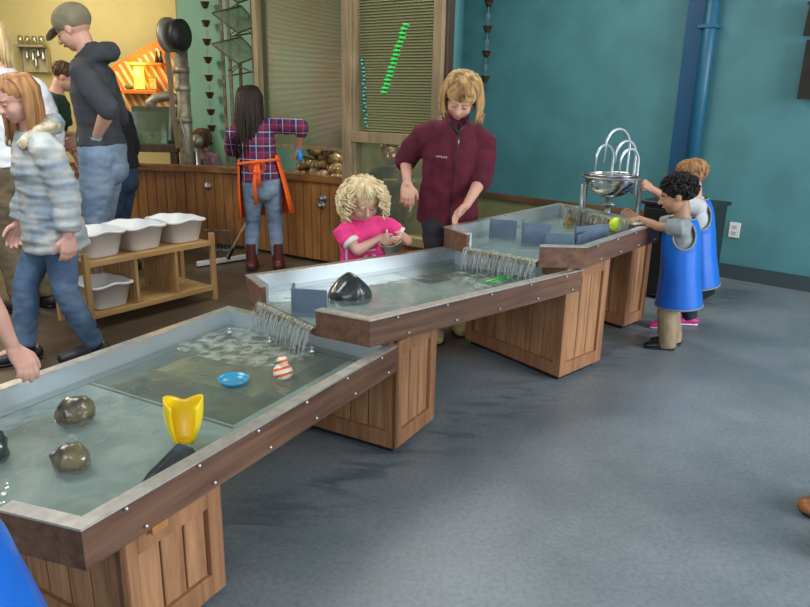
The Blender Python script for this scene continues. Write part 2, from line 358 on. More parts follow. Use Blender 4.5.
# posts
def post(name, px, w, z0, z1, off=.03, m=WIN_POST, d=.09):
    p = ww(px, 60, off); o = MB().box((p.x, p.y, (z0+z1)/2), (w, d, z1-z0), math.atan2(WWd.y, WWd.x)).build(name, m, bevel=.004); o['kind'] = 'structure'; return o
post('trim_3', 259, .05, .79, 3.3)
post('trim_4', 349.5, .095, .0, 3.3, .045)
post('trim_5', 356, .05, .0, 3.3, .03)
post('trim_6', 440, .075, .0, 3.3, .045)
post('post_shade_strip', 447.5, .05, .0, 3.3, .0, DARKW)  # shadowed side face of the post, painted as a dark strip
def wbar(name, pxa, pxb, pya, h, d, off, m=WIN_POST):
    a = Pp(pxa, pya, WW0+WWn*off, WWn); b = Pp(pxb, pya, WW0+WWn*off, WWn); z = Pp((pxa+pxb)/2, pya, WW0+WWn*off, WWn).z
    o = MB().bar((a.x, a.y, z), (b.x, b.y, z), d, h).build(name, m, bevel=.004); o['kind'] = 'structure'; return z
zs = wbar('trim_8', 355, 446, 139, .085, .12, .03)
zp = wbar('trim_9', 355, 446, 239, .07, .10, .02)
# window 1: the big ribbed screen
def rib_mat():
    m = bpy.data.materials.new('ribbed_screen'); m.use_nodes = True; nt = m.node_tree; b = nt.nodes['Principled BSDF']; L = nt.links.new
    tc = nt.nodes.new('ShaderNodeTexCoord'); w = nt.nodes.new('ShaderNodeTexWave'); w.bands_direction = 'Z'; w.inputs['Scale'].default_value = 32; w.inputs['Distortion'].default_value = .6
    L(tc.outputs['Object'], w.inputs[0])
    n = nt.nodes.new('ShaderNodeTexNoise'); n.inputs['Scale'].default_value = 1.3; L(tc.outputs['Object'], n.inputs[0])
    r = nt.nodes.new('ShaderNodeValToRGB'); e = r.color_ramp.elements; e[0].position = .35; e[0].color = (.105, .090, .038, 1); e[1].position = .65; e[1].color = (.085, .125, .058, 1)
    L(n.outputs[0], r.inputs[0]); L(r.outputs[0], b.inputs['Base Color']); b.inputs['Roughness'].default_value = .38
    bp = nt.nodes.new('ShaderNodeBump'); bp.inputs['Strength'].default_value = .3; bp.inputs['Distance'].default_value = .006; L(w.outputs[1], bp.inputs['Height']); L(bp.outputs[0], b.inputs['Normal'])
    return m
a = ww(262); b_ = ww(345); zl = ww(303, 147).z
s1 = MB().bar((a.x, a.y, (zl+3.2)/2), (b_.x, b_.y, (zl+3.2)/2), .02, 3.2-zl); struct('window_1', s1, rib_mat())
struct('trim_10', MB().bar((a.x, a.y, zl), (b_.x, b_.y, zl), .035, .025), WIN_POST)
# window 2: blinds with coloured reflections built as glowing beads in front
win = MB(); a = ww(358, 60, .02); b_ = ww(437, 60, .02)
for e in (a, b_): win.box((e.x, e.y, (zs+3.2)/2), (.03, .05, 3.2-zs), math.atan2(WWd.y, WWd.x))
w2 = struct('window_2', win, WIN_POST)
bl = MB(); k = 0; z = zs+.06
while z < 2.75:
    c = (a+b_)/2; Mr = Matrix.Rotation(math.atan2(WWd.y, WWd.x), 3, 'Z') @ Matrix.Rotation(R(52), 3, 'X')
    bl.box((c.x, c.y, z), ((b_-a).length-.03, .026, .0016), M=Mr); z += .021
blind = bl.build('window_blind', mat('blind_slat', (.25, .25, .13), .35, .2), w2); blind['label'] = 'olive slatted blind'
a2 = ww(358, 60, -.10); b2 = ww(437, 60, -.10)
struct('wall_behind_blind', MB().bar((a2.x-.2, a2.y+.14, 2.1), (b2.x+.02, b2.y, 2.1), .02, 2.05), mat('dark_olive_wall', (.045, .055, .028), .8, var=.3))
def streak_beads(name, label, p, q, n, col, em, sz):  # reflected streaks on the blind, imitated by added glowing beads
    t = thing(name, label, 'string light', (p+q)/2)  # added beads, not a real string of lights
    MB().tube([p, q], [.004, .004], n=6).build('bead_line', BLACKP, t)
    for i in range(n):
        c = p.lerp(q, (i+.5)/n); j = Vector((random.uniform(-.008, .008), 0, 0))
        MB().ell(c+j, sz, u=8, v=6).build('glow_bead', mat(name+'_bulb', col, .4, emit=em), t, True)  # glow material of the added beads, no real bulbs
g1 = ww(384, 94, .03); g2 = ww(407, 22, .03)
streak_beads('green_reflection', 'diagonal green neon reflection on the slatted blind, built as glowing beads', g1, g2, 17, (.01, .50, .07), .55, (.032, .006, .009))
g1 = ww(366, 128, .03); g2 = ww(363, 58, .03)
streak_beads('cyan_reflection', 'upright cyan reflection on the blind by the left post, built as glowing beads', g1, g2, 18, (.02, .36, .34), .4, (.012, .006, .007))
pg = ww(332, 128)
l_ = bpy.data.lights.new('purple_glow_spot', 'SPOT'); l_.energy = 140; l_.color = (.85, .30, 1); l_.spot_size = R(9); l_.spot_blend = 1; l_.shadow_soft_size = .05  # unseen spot added to put the purple glow on the screen
o_ = bpy.data.objects.new('purple_glow_spot', l_); COL.objects.link(o_); o_.location = (-.75, 4.6, 3.1); o_.rotation_euler = (pg-o_.location).to_track_quat('-Z', 'Y').to_euler()
# window 3: lower pane with a child behind
a = ww(358, 190, .0); b_ = ww(437, 190, .0)
struct('window_3', MB().bar((a.x, a.y, (zp+zs)/2), (b_.x, b_.y, (zp+zs)/2), .008, zs-zp-.06), glass_mat('pane_glass', (.88, .92, .84), .07, .14, (.42, .42, .30)))
a3 = ww(350, 60, -.62); b3 = ww(443, 60, -.62)
struct('wall_behind_pane', MB().bar((a3.x-.3, a3.y+.2, .8), (b3.x, b3.y, .8), .02, 1.6), mat('olive_tan_wall', (.33, .31, .19), .8, var=.2))

# ------------------------------------------------------------------ wooden counter with curved front
front = [Vector(p) for p in ((-3.6, 6.78, 0), (-2.9, 6.70, 0), (-2.13, 6.62, 0), (-1.83, 6.60, 0), (-1.54, 6.50, 0), (-1.2, 6.28, 0), (-.83, 6.03, 0), (-.40, 5.77, 0), (-.05, 5.56, 0), (.36, 5.28, 0))]
ct = thing('wooden_counter', 'long curved wooden plank counter below the windows behind the woman in plaid', 'counter', (-1.5, 6.5, 0))
CTZ = .76
fr = MB(); npl = 0
def along(pts, step):
    out = []; carry = 0
    for p, q in zip(pts, pts[1:]):
        L_ = (q-p).length; s_ = carry
        while s_ < L_: out.append((p.lerp(q, s_/L_), (q-p).normalized())); s_ += step
        carry = s_-L_
    return out
for p, d in along(front, .095):
    n_ = Vector((-d.y, d.x, 0)); n_ = -n_ if n_.y > 0 else n_
    q = p + d*.0475
    hh = CTZ-.05 if q.x < -.42 else .335
    fr.box((q.x-n_.x*.012, q.y-n_.y*.012, hh/2+.02), (.090, .024, hh-.02), math.atan2(d.y, d.x))
fr.build('plank_front', COUNTER, ct, bevel=.003)
bk = MB()
for p, q in zip(front, front[1:]):
    if q.x < -.3:
        d = (q-p).normalized(); n_ = Vector((-d.y, d.x, 0)); n_ = n_ if n_.y > 0 else -n_
        bk.bar(p+n_*.06+Vector((0, 0, .36)), q+n_*.06+Vector((0, 0, .36)), .05, .68)
bk.build('carcass', DARKW, ct)
tp = MB(); fo = [p for p in front if p.x < -.42]+[Vector((-.44, 5.79, 0))]
def offs(pts, o):
    r = []
    for i, p in enumerate(pts):
        d = (pts[min(i+1, len(pts)-1)]-pts[max(0, i-1)]).normalized(); n_ = Vector((-d.y, d.x, 0)); n_ = n_ if n_.y > 0 else -n_
        r.append(p+n_*o)
    return r
A = offs(fo, -.035); B = offs(fo, .10)
for i in range(len(A)-1):
    tp.prism([A[i], A[i+1], B[i+1], B[i]], CTZ-.05, CTZ)
tp.build('top_rail', COUNTERT, ct)
bs = MB(); C_ = offs(fo, .10); D_ = offs(fo, .62)
for i in range(len(A)-1): bs.prism([C_[i], C_[i+1], D_[i+1], D_[i]], CTZ-.14, CTZ-.12)
bs.build('basin', mat('basin_dark', (.04, .04, .03), .3), ct)
def latch(px, py):
    best = min(along(front, .01), key=lambda t: abs(( (ray(px, py).x/ray(px, py).y) - t[0].x/t[0].y)))
    p, d = best; zc = Py(px, py, p.y).z; n_ = Vector((-d.y, d.x, 0)); n_ = -n_ if n_.y > 0 else n_
    q = Vector((p.x, p.y, zc))+n_*.004
    Mx = Matrix((d, Vector((0, 0, 1)), d.cross(Vector((0, 0, 1))))).transposed()
    l = MB().lathe(q, [(.0, .0), (.036, .0), (.036, .008), (.012, .010), (.012, .03), (.020, .034), (.020, .042), (.0, .044)], 16, M=Mx).build('latch', STEELD, ct, True); l['label'] = 'round dark metal latch'
latch(324, 198); latch(322, 205); latch(208, 186)

# pile of wet tumbling rocks on the counter
def rock(mb, c, r, seed, squash=.75, amp=.28, n=2):
    bm2 = bmesh.new(); bmesh.ops.create_icosphere(bm2, subdivisions=n, radius=1)
    vs = {}
    for v in bm2.verts:
        k = 1+amp*noise.noise(v.co*1.6+Vector((seed*3.1, seed*1.7, seed)))+amp*.4*noise.noise(v.co*4+Vector((seed, 0, 0)))
        p = v.co*k; vs[v] = mb.bm.verts.new(Vector(c)+Vector((p.x*r[0], p.y*r[1], p.z*r[2])))
    for f in bm2.faces: mb.bm.faces.new([vs[v] for v in f.verts])
    bm2.free(); return mb
ROCKG = mat('wet_gold_rock', (.05, .032, .012), .2, col2=(.34, .23, .08), vscale=11, bump=.6, bscale=30, coat=.7)
ROWN = (9, 8, 7, 6, 4, 3, 2)
spots = []
for row, (n_, z_, o_) in enumerate(((9, .74, .16), (8, .75, .30), (7, .82, .22), (6, .88, .27), (4, .94, .28), (3, .99, .30), (2, 1.03, .30))):
    for i in range(n_):
        t = (i+.5)/n_ if row < 2 else .5+(i-(n_-1)/2)/9.2
        base = Vector((-1.19, 6.27, 0)).lerp(Vector((-.55, 5.86, 0)), t); spots.append(base+Vector((.57, .82, 0)).normalized()*(o_+random.uniform(-.03, .03))+Vector((random.uniform(-.025, .025), random.uniform(-.02, .02), z_+random.uniform(-.02, .015))))
for i, p in enumerate(spots):
    r = random.uniform(.036, .072)
    o = rock(MB(), p, (r*1.1, r, r*.8), i+3).build('rock', ROCKG, smooth=True, loc=tuple(p))
    rw = 0; q_ = i
    for c_ in ROWN:
        if q_ < c_: break
        q_ -= c_; rw += 1
    tag(o, 'wet rock on the wooden counter, %s layer of the heap, %s from left' % (('front bottom', 'rear bottom', 'second', 'third', 'fourth', 'fifth', 'topmost')[rw], ('first', 'second', 'third', 'fourth', 'fifth', 'sixth', 'seventh', 'eighth', 'ninth')[q_]), 'rock', 'heap of wet rocks on the counter')

# ------------------------------------------------------------------ the three cascading water tables
def V2(p, z=0): return Vector((p[0], p[1], z))
def table(name, label, poly, spout, rim, depth, axis_rot, wood_mat, liner_mat, wl):
    """poly: outline of the rim, counter-clockwise; spout: index of the edge left open"""
    cx = sum(p[0] for p in poly)/len(poly); cy = sum(p[1] for p in poly)/len(poly)
    t = thing(name, label, 'water table', (cx, cy, 0))
    n = len(poly); P = [V2(p) for p in poly]; TH = .034
    inn = []
    for i in range(n):
        p0, p1, p2 = P[i-1], P[i], P[(i+1) % n]
        n1 = (p1-p0).normalized(); n2 = (p2-p1).normalized(); a1 = Vector((-n1.y, n1.x, 0)); a2 = Vector((-n2.y, n2.x, 0))
        b = (a1+a2).normalized(); inn.append(p1+b*(TH/max(.4, b.dot(a1))))
    def inset(extra):
        return [a+(b-a)*((TH+extra)/TH) for a, b in zip(P, inn)]
    ov = [a-(b-a)*.004/TH for a, b in zip(P, inn)]; i2 = inset(.004); i3 = inset(.0015); i4 = inset(-.012)
    for i in range(n):
        j = (i+1) % n
        if i == spout: continue
        MB().prism([P[i], P[j], i4[j], i4[i]], rim-depth, rim-.004).build('side_board', wood_mat, t)
        MB().prism([ov[i], ov[j], i2[j], i2[i]], rim-.004, rim+.002).build('rim_trim', CAPM, t)
        MB().prism([i4[i], i4[j], i3[j], i3[i]], rim-.09, rim-.004).build('steel_liner', STEEL, t)
        d = (P[j]-P[i]); L_ = d.length; nb = max(1, int(L_/.23)); d.normalize(); o_ = Vector((d.y, -d.x, 0))
        if L_ > .5:
            for k in range(nb):
                for (zz, ph) in ((rim-.012, .5), (rim-depth+.02, .72)):
                    c = P[i]+d*(L_*(k+ph)/nb)+o_*.004+Vector((0, 0, zz))
                    MB().ell(c, (.0055, .0055, .0055), u=8, v=6).build('bolt', CAPM, t, True)
    MB().prism(i3, rim-.105, rim-.092).build('tank_floor', liner_mat, t)
    a, b = P[spout], P[(spout+1) % n]; d = (b-a).normalized(); o_ = Vector((d.y, -d.x, 0))
    MB().slab([a+Vector((0, 0, wl-.006)), b+Vector((0, 0, wl-.006)), b+o_*.03+Vector((0, 0, wl-.012)), a+o_*.03+Vector((0, 0, wl-.012))], (0, 0, 1), .004).build('spill_lip', mat('brass_lip', (.45, .38, .20), .3, .8), t)
    MB().bar(a.lerp(b, 0)+Vector((0, 0, (wl-.01+rim-depth)/2))-o_*.01, b+Vector((0, 0, (wl-.01+rim-depth)/2))-o_*.01, .02, wl-.01-(rim-depth)).build('side_board', wood_mat, t)
    w = MB(); i5 = inset(.0025)
    i5[spout] = P[spout]+ (inn[spout]-P[spout])*.1; i5[(spout+1) % n] = P[(spout+1) % n]+(inn[(spout+1) % n]-P[(spout+1) % n])*.1
    w.prism(i5, wl-.002, wl)
    wo = w.build('water', MATS['water_'+name[-1]] if 'water_'+name[-1] in MATS else WATER, loc=(cx, cy, wl))
    return t, wo
def liner(name, boxes, base1, base2, sandbox=None):
    """tank floor colour with darker recessed patches; boxes: list of (cx, cy, hx, hy, rot, colour)"""
    m = bpy.data.materials.new(name); m.use_nodes = True; nt = m.node_tree; b = nt.nodes['Principled BSDF']; L = nt.links.new
    g = nt.nodes.new('ShaderNodeNewGeometry')
    n = nt.nodes.new('ShaderNodeTexNoise'); n.inputs['Scale'].default_value = 7; n.inputs['Detail'].default_value = 5; n.inputs['Distortion'].default_value = 1.2; L(g.outputs['Position'], n.inputs['Vector'])
    r = nt.nodes.new('ShaderNodeValToRGB'); r.color_ramp.elements[0].position = .35; r.color_ramp.elements[1].position = .68; r.color_ramp.elements[0].color = (*base1, 1); r.color_ramp.elements[1].color = (*base2, 1); L(n.outputs[0], r.inputs[0])
    cur = r.outputs[0]
    for (cx, cy, hx, hy, rot, c1, c2, sc_) in boxes:
        mp = nt.nodes.new('ShaderNodeMapping'); mp.vector_type = 'TEXTURE'; mp.inputs['Location'].default_value = (cx, cy, 0); mp.inputs['Rotation'].default_value = (0, 0, rot); mp.inputs['Scale'].default_value = (hx, hy, 1)
        L(g.outputs['Position'], mp.inputs[0]); s_ = nt.nodes.new('ShaderNodeSeparateXYZ'); L(mp.outputs[0], s_.inputs[0])
        ab = []
        for q in (0, 1):
            a_ = nt.nodes.new('ShaderNodeMath'); a_.operation = 'ABSOLUTE'; L(s_.outputs[q], a_.inputs[0]); ab.append(a_)
        mxm = nt.nodes.new('ShaderNodeMath'); mxm.operation = 'MAXIMUM'; L(ab[0].outputs[0], mxm.inputs[0]); L(ab[1].outputs[0], mxm.inputs[1])
        lt = nt.nodes.new('ShaderNodeMath'); lt.operation = 'LESS_THAN'; lt.inputs[1].default_value = 1; L(mxm.outputs[0], lt.inputs[0])
        nn = nt.nodes.new('ShaderNodeTexNoise'); nn.inputs['Scale'].default_value = sc_; nn.inputs['Detail'].default_value = 4; L(g.outputs['Position'], nn.inputs['Vector'])
        rr = nt.nodes.new('ShaderNodeValToRGB'); rr.color_ramp.elements[0].position = .4; rr.color_ramp.elements[1].position = .6; rr.color_ramp.elements[0].color = (*c1, 1); rr.color_ramp.elements[1].color = (*c2, 1); L(nn.outputs[0], rr.inputs[0])
        mx = nt.nodes.new('ShaderNodeMix'); mx.data_type = 'RGBA'; L(lt.outputs[0], mx.inputs[0]); L(cur, mx.inputs[6]); L(rr.outputs[0], mx.inputs[7]); cur = mx.outputs[2]
    L(cur, b.inputs['Base Color']); b.inputs['Roughness'].default_value = .4
    return m
WATER = water_mat('clear_water', (.95, .97, .96), ripple=.22, rscale=10)
T1p = [(-.70, 1.33), (-.03, 2.56), (-.80, 3.03), (-1.50, 1.74), (-1.36, 1.62), (-.92, 1.38)]
T1p = [(-.70, 1.33), (-.03, 2.56), (-.80, 3.04), (-1.51, 1.73), (-1.36, 1.60), (-.92, 1.40)]
T2p = [(-.13, 2.50), (.88, 3.40), (.28, 3.94), (-.74, 3.15), (-.63, 2.95), (-.35, 2.62)]
T3p = [(.885, 3.38), (1.51, 4.15), (1.06, 4.90), (.21, 3.86), (.32, 3.66), (.655, 3.38)]
r1 = math.atan2(1.23, .67); r2 = math.atan2(.9, 1.01); r3 = math.atan2(.77, .625)
BW = [wood('board_wood_%s' % s_, (.10, .045, .026), (.21, .105, .060), r_, axis='x', scale=2.2, rough=.5) for s_, r_ in (('low', r1), ('middle', r2), ('high', r3))]
ax1 = Vector((.478, .878, 0))
c1 = (Pz(202, 337, .388)+Pz(336, 370, .388)+Pz(260, 413, .388)+Pz(126, 370, .388))/4
OL = ((.030, .034, .012), (.105, .10, .034))
L1 = liner('tank_floor_low', [(c1.x, c1.y, .35, .335, r1, *OL, 9), (c1.x+.05, c1.y+.09, .25, .24, r1, (.14, .13, .045), (.25, .22, .085), 6)], (.27, .35, .34), (.44, .52, .49))
c2 = (Pz(400, 283, .508)+Pz(470, 262, .508))/2
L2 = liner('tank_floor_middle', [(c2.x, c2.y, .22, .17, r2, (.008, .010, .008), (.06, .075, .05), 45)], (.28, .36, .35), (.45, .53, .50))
L3 = liner('tank_floor_high', [], (.26, .37, .40), (.40, .50, .52))
t1, wt1 = table('water_table', 'lowest and nearest wooden water table with the yellow toy and blue dish', T1p, 4, .48, .108, r1, BW[0], L1, .412)
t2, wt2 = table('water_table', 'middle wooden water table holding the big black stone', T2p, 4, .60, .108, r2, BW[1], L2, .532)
t3, wt3 = table('water_table', 'highest and farthest wooden water table below the steel bowl fountain', T3p, 4, .72, .108, r3, BW[2], L3, .652)
tag(wt1, 'shallow rippling water filling the lowest table', 'water', kind='stuff'); tag(wt2, 'shallow water filling the middle table', 'water', kind='stuff'); tag(wt3, 'calm shallow water filling the highest table', 'water', kind='stuff')
# seam across the low table's floor
sa = Pz(84, 382, .389); sb = Pz(233, 428, .389); MB().bar(sa, sb, .008, .002).build('seam', mat('seam_olive', (.07, .075, .04), .5), t1)

# pedestals
def pedestal(label, c0, u, w, v, d, z1, seed):
    """c0 near right corner on the floor; u along the long face to the left, v along the short face to the right"""
    u = Vector((*u, 0)).normalized(); v = Vector((*v, 0)).normalized(); c0 = V2(c0)
    cc = c0+u*w/2+v*d/2
    t = thing('table_pedestal', label, 'pedestal', (cc.x, cc.y, 0))
    PW = wood('pedestal_wood', (.24, .105, .045), (.42, .205, .095), scale=2.2)
    PW2 = wood('pedestal_plank', (.27, .12, .050), (.50, .265, .125), scale=2.6)
    core = MB(); e = .022
    core.prism([c0+u*e+v*e, c0+v*(d-e)+u*e, c0+v*(d-e)+u*(w-e), c0+u*(w-e)+v*e], .04, z1-.005); core.build('core_box', DARKW, t)
    def face(o, a, L_, nrm):
        nrm = Vector(nrm); fw_ = .052
        m = MB(); h0 = .03
        for s0 in (0, L_-fw_): m.box((o+a*(s0+fw_/2)-nrm*.0+Vector((0, 0, (h0+z1)/2)))-nrm*.010, (fw_, .020, z1-h0), math.atan2(a.y, a.x))
        m.box(o+a*(L_/2)-nrm*.010+Vector((0, 0, h0+.035)), (L_-2*fw_, .0196, .07), math.atan2(a.y, a.x))
        m.box(o+a*(L_/2)-nrm*.010+Vector((0, 0, z1-.03)), (L_-2*fw_, .0196, .06), math.atan2(a.y, a.x))
        m.build('frame', PW, t, bevel=.0015)
        k = max(3, round((L_-2*fw_)/.085)); wd = (L_-2*fw_)/k; m = MB()
        for i in range(k):
            q = o+a*(fw_+wd*(i+.5))-nrm*.020; m.box(q+Vector((0, 0, (h0+z1)/2)), (wd-.006, .012, z1-h0-.02), math.atan2(a.y, a.x))
        m.build('plank_panel', PW2, t, bevel=.002)
    face(c0, u, w, -v); face(c0, v, d, -u)
    c3 = c0+u*w+v*d
    face(c3, -u, w, v); face(c3, -v, d, u)
    MB().prism([c0+u*.03+v*.03, c0+v*(d-.03)+u*.03, c0+v*(d-.03)+u*(w-.03), c0+u*(w-.03)+v*.03], 0, .04).build('plinth', BLACKP, t)
    return t
pedestal('nearest plank pedestal, under the lowest table', (-.665, 1.425), (-.878, .478), .74, (.478, .878), .34, .372, 1)
pedestal('plank pedestal under the joint of the lowest and middle tables', (-.028, 2.562), (-.87, .49), .72, (.49, .87), .345, .489, 2)
pedestal('plank pedestal under the joint of the middle and highest tables', (.805, 3.375), (-.60, .80), .74, (.72, .69), .39, .609, 3)
pedestal('farthest plank pedestal, under the highest table by the children', (1.40, 4.26), (-.62, .78), .70, (.70, .71), .26, .61, 4)
MB().box((-.61, 1.52, .366), (.05, .03, .02), r1).build('shim', wood('orange_shim', (.35, .14, .04), (.45, .2, .06)), t1)

# water falls
def fall(label, a, b, z0, z1, out, n, seed, spread=.10):
    rnd = random.Random(seed); a = V2(a); b = V2(b); d = (b-a).normalized(); o_ = Vector((d.y, -d.x, 0)); o_ = o_ if o_.dot(V2(out)) > 0 else -o_
    m = MB(); L_ = (b-a).length
    for i in range(n):
        s_ = L_*(i+rnd.uniform(.1, .9))/n; w = rnd.uniform(.0012, .0045); reach = spread*rnd.uniform(.6, 1.0); end = z1 if rnd.random() > .2 else z0-(z0-z1)*rnd.uniform(.6, .95)
        pts = []; k = 7
        for q in range(k+1):
            f = q/k; z = z0-(z0-end)*f*f if q else z0
            pts.append(a+d*(s_+rnd.uniform(-.003, .003))+o_*(.012+reach*f)+Vector((0, 0, z)))
        m.tube(pts, [(w*(1.2-.7*q/k), .0015) for q in range(k+1)], side=d, n=6)
    t = m.build('waterfall', MATS['falling_water'], smooth=True, loc=tuple((a+b)/2+Vector((0, 0, z1))))
    # thin sheet behind the strands
    rows = []
    sh = MB()
    for q in range(7):
        f = q/6; z = z0-(z0-z1*1.0-.03)*f*f
        rows.append((a+o_*(.008+spread*.55*f)+Vector((0, 0, z)), b+o_*(.008+spread*.55*f)+Vector((0, 0, z))))
    nn = 24; g = [[sh.bm.verts.new(p.lerp(q_, i/nn)+o_*(.004*math.sin(i*1.9+r_))) for i in range(nn+1)] for r_, (p, q_) in enumerate(rows)]
    for r_ in range(6):
        for i in range(nn): sh.bm.faces.new((g[r_][i], g[r_][i+1], g[r_+1][i+1], g[r_+1][i]))
    c = sh.build('water_sheet', MATS['sheet_water'], t, True)
    tag(t, label, 'waterfall', kind='stuff'); return t
def trans_mix(name, col, fac, rough=.1, scale=(60, 60, 4)):
    m = bpy.data.materials.new(name); m.use_nodes = True; nt = m.node_tree; L = nt.links.new
    for n in list(nt.nodes): nt.nodes.remove(n)
    out = nt.nodes.new('ShaderNodeOutputMaterial'); tr = nt.nodes.new('ShaderNodeBsdfTransparent'); p = nt.nodes.new('ShaderNodeBsdfPrincipled')
    p.inputs['Base Color'].default_value = (*col, 1); p.inputs['Roughness'].default_value = rough
    tc = nt.nodes.new('ShaderNodeNewGeometry'); mp = nt.nodes.new('ShaderNodeMapping'); mp.inputs['Scale'].default_value = scale; L(tc.outputs['Position'], mp.inputs[0])
    n = nt.nodes.new('ShaderNodeTexNoise'); n.inputs['Scale'].default_value = 1; n.inputs['Detail'].default_value = 3; L(mp.outputs[0], n.inputs[0])
    mr = nt.nodes.new('ShaderNodeMapRange'); mr.inputs[1].default_value = .42; mr.inputs[2].default_value = .68; mr.inputs[3].default_value = fac[0]; mr.inputs[4].default_value = fac[1]; L(n.outputs[0], mr.inputs[0])
    mx = nt.nodes.new('ShaderNodeMixShader'); L(mr.outputs[0], mx.inputs[0]); L(tr.outputs[0], mx.inputs[1]); L(p.outputs[0], mx.inputs[2]); L(mx.outputs[0], out.inputs[0])
    MATS[name] = m; return m
trans_mix('falling_water', (.50, .54, .50), (.12, .6)); trans_mix('sheet_water', (.36, .40, .37), (.05, .75))
trans_mix('foam', (.55, .60, .54), (.0, .42), .4, (22, 22, 22))
o1 = Vector((-.80, -.60)); o2 = Vector((-.62, -.78))
fall('water pouring from the middle table into the lowest table', (-.63, 2.95), (-.35, 2.62), .534, .413, o1, 75, 1, .062)
fall('water pouring from the highest table into the middle table', (.32, 3.66), (.655, 3.38), .654, .533, o2, 75, 2, .062)
def foam(label, c, rx, ry, rot, z):
    m = MB(); c = V2(c, z); n = 40; pts = []
    for k in range(n):
        a_ = 2*math.pi*k/n; rr_ = 1+.22*noise.noise(Vector((math.cos(a_)*1.7, math.sin(a_)*1.7, c.x*5))); p = Vector((math.cos(a_)*rx*rr_, math.sin(a_)*ry*rr_, 0)); pts.append(c+Matrix.Rotation(rot, 3, 'Z') @ p)
    m.slab(pts, (0, 0, 1), .0015); o = m.build('foam', MATS['foam'], loc=tuple(c)); tag(o, label, 'foam', kind='stuff')
pf = Pz(245, 345, .414); foam('pale foam streaks churned up below the nearer waterfall', (pf.x, pf.y), .20, .33, r1, .4135)
pf = Pz(488, 281, .534); foam('pale foam streaks churned up below the farther waterfall', (pf.x, pf.y), .15, .22, r2, .5335)

# ------------------------------------------------------------------ things in the tables
def plate(a, b, z0, z1, name, label, extra=None):
    m = MB(); a = Vector(a); b = Vector(b); m.bar((a.x, a.y, (z0+z1)/2), (b.x, b.y, (z0+z1)/2), .012, z1-z0)
    if extra is not None:
        e = Vector(extra); m.bar((a.x, a.y, (z0+z1)/2), (e.x, e.y, (z0+z1)/2), .012, z1-z0)
    o = m.build(name, DIV, bevel=.0015, loc=((a.x+b.x)/2, (a.y+b.y)/2, z0)); tag(o, label, 'divider'); return o
zt2 = .511; zt3 = .631; zt1 = .391
p0 = Pz(293, 316, zt2); p1 = Pz(327, 318, zt2); p2 = Pz(297, 300, zt2)
plate(p0, p1, zt2, .632, 'divider_wall', 'dark blue angled divider standing by the spill edge of the middle table', p0+(p2-p0).normalized()*.09)
def pl3(x0, x1, yb, yb1, h, label, ex=None):
    a = Pz(x0, yb, zt3); b = Pz(x1, yb1, zt3); plate(a, b, zt3, zt3+h*1.5, 'divider_wall', label, None if ex is None else a+V2(ex))
pl3(489, 516, 238, 240, .075, 'grey blue divider nearest the left wall of the highest table')
pl3(522, 549, 246, 247, .085, 'tall dark blue divider in the middle of the highest table', (.02, .13))
pl3(544, 572, 251, 252, .065, 'low light blue divider in front of the highest table\'s spill edge', (.02, .07))
pl3(574, 607, 247, 243, .075, 'dark divider along the right wall of the highest table, behind the low ones')
pl3(576, 588, 252, 247, .06, 'shortest divider, by the near right corner of the highest table')

def stone(label, px, py, z, r, seed, m=STONE, rz=0, name='stone'):
    p = Pz(px, py, z); o = rock(MB(), (0, 0, 0), r, seed, amp=.22, n=3).build(name, m, smooth=True); o.location = (p.x, p.y, z+r[2]*.72); o.rotation_euler = (0, 0, rz); tag(o, label, 'stone'); return o
stone('taller wet brown stone in the lowest table, farther from the camera', 78, 423, zt1, (.060, .042, .052), 21, rz=.8)
stone('rounder wet brown stone in the lowest table, nearer the camera', 72, 470, zt1, (.052, .044, .046), 33)
stone('dark stone cut by the left picture edge in the lowest table', -6, 462, zt1, (.045, .04, .06), 41, STONEG)
# big black stone with a ridge
p = Pz(350, 300, zt2); m = MB(); N = 26
bmx = bmesh.new(); bmesh.ops.create_icosphere(bmx, subdivisions=4, radius=1)
for v in bmx.verts:
    c = v.co.copy(); c.z = max(c.z, -.25)
    pk = 1-abs(c.x*.75+c.y*.2)*.55; v.co = Vector((c.x*.105, c.y*.085, c.z*.112*pk+.018)); v.co += Vector((0, 0, 1))*.006*noise.noise(c*3)
o = mesh_obj('stone', bmx, STONEG, smooth=True); o.location = (p.x, p.y, zt2); o.rotation_euler = (0, 0, .5); tag(o, 'big black ridged stone standing in the middle table', 'stone')
# dark slate wedge leaning on the right wall of the low table
a_, b_, c_ = Pz(137, 500, .400), Pz(198, 452, .400), Pz(183, 444, .47)
o = MB().slab([Pz(136, 499, .398), Pz(150, 478, .42), Pz(181, 446, .47), Pz(196, 452, .455), Pz(198, 460, .40)], (-.6, .5, .5), .016).build('slate_piece', mat('slate', (.035, .042, .043), .6, var=.4, vscale=25, bump=.6), bevel=.002, loc=tuple(Pz(168, 480, zt1)))
tag(o, 'dark grey slate wedge leaning on the right wall of the lowest table', 'slate')

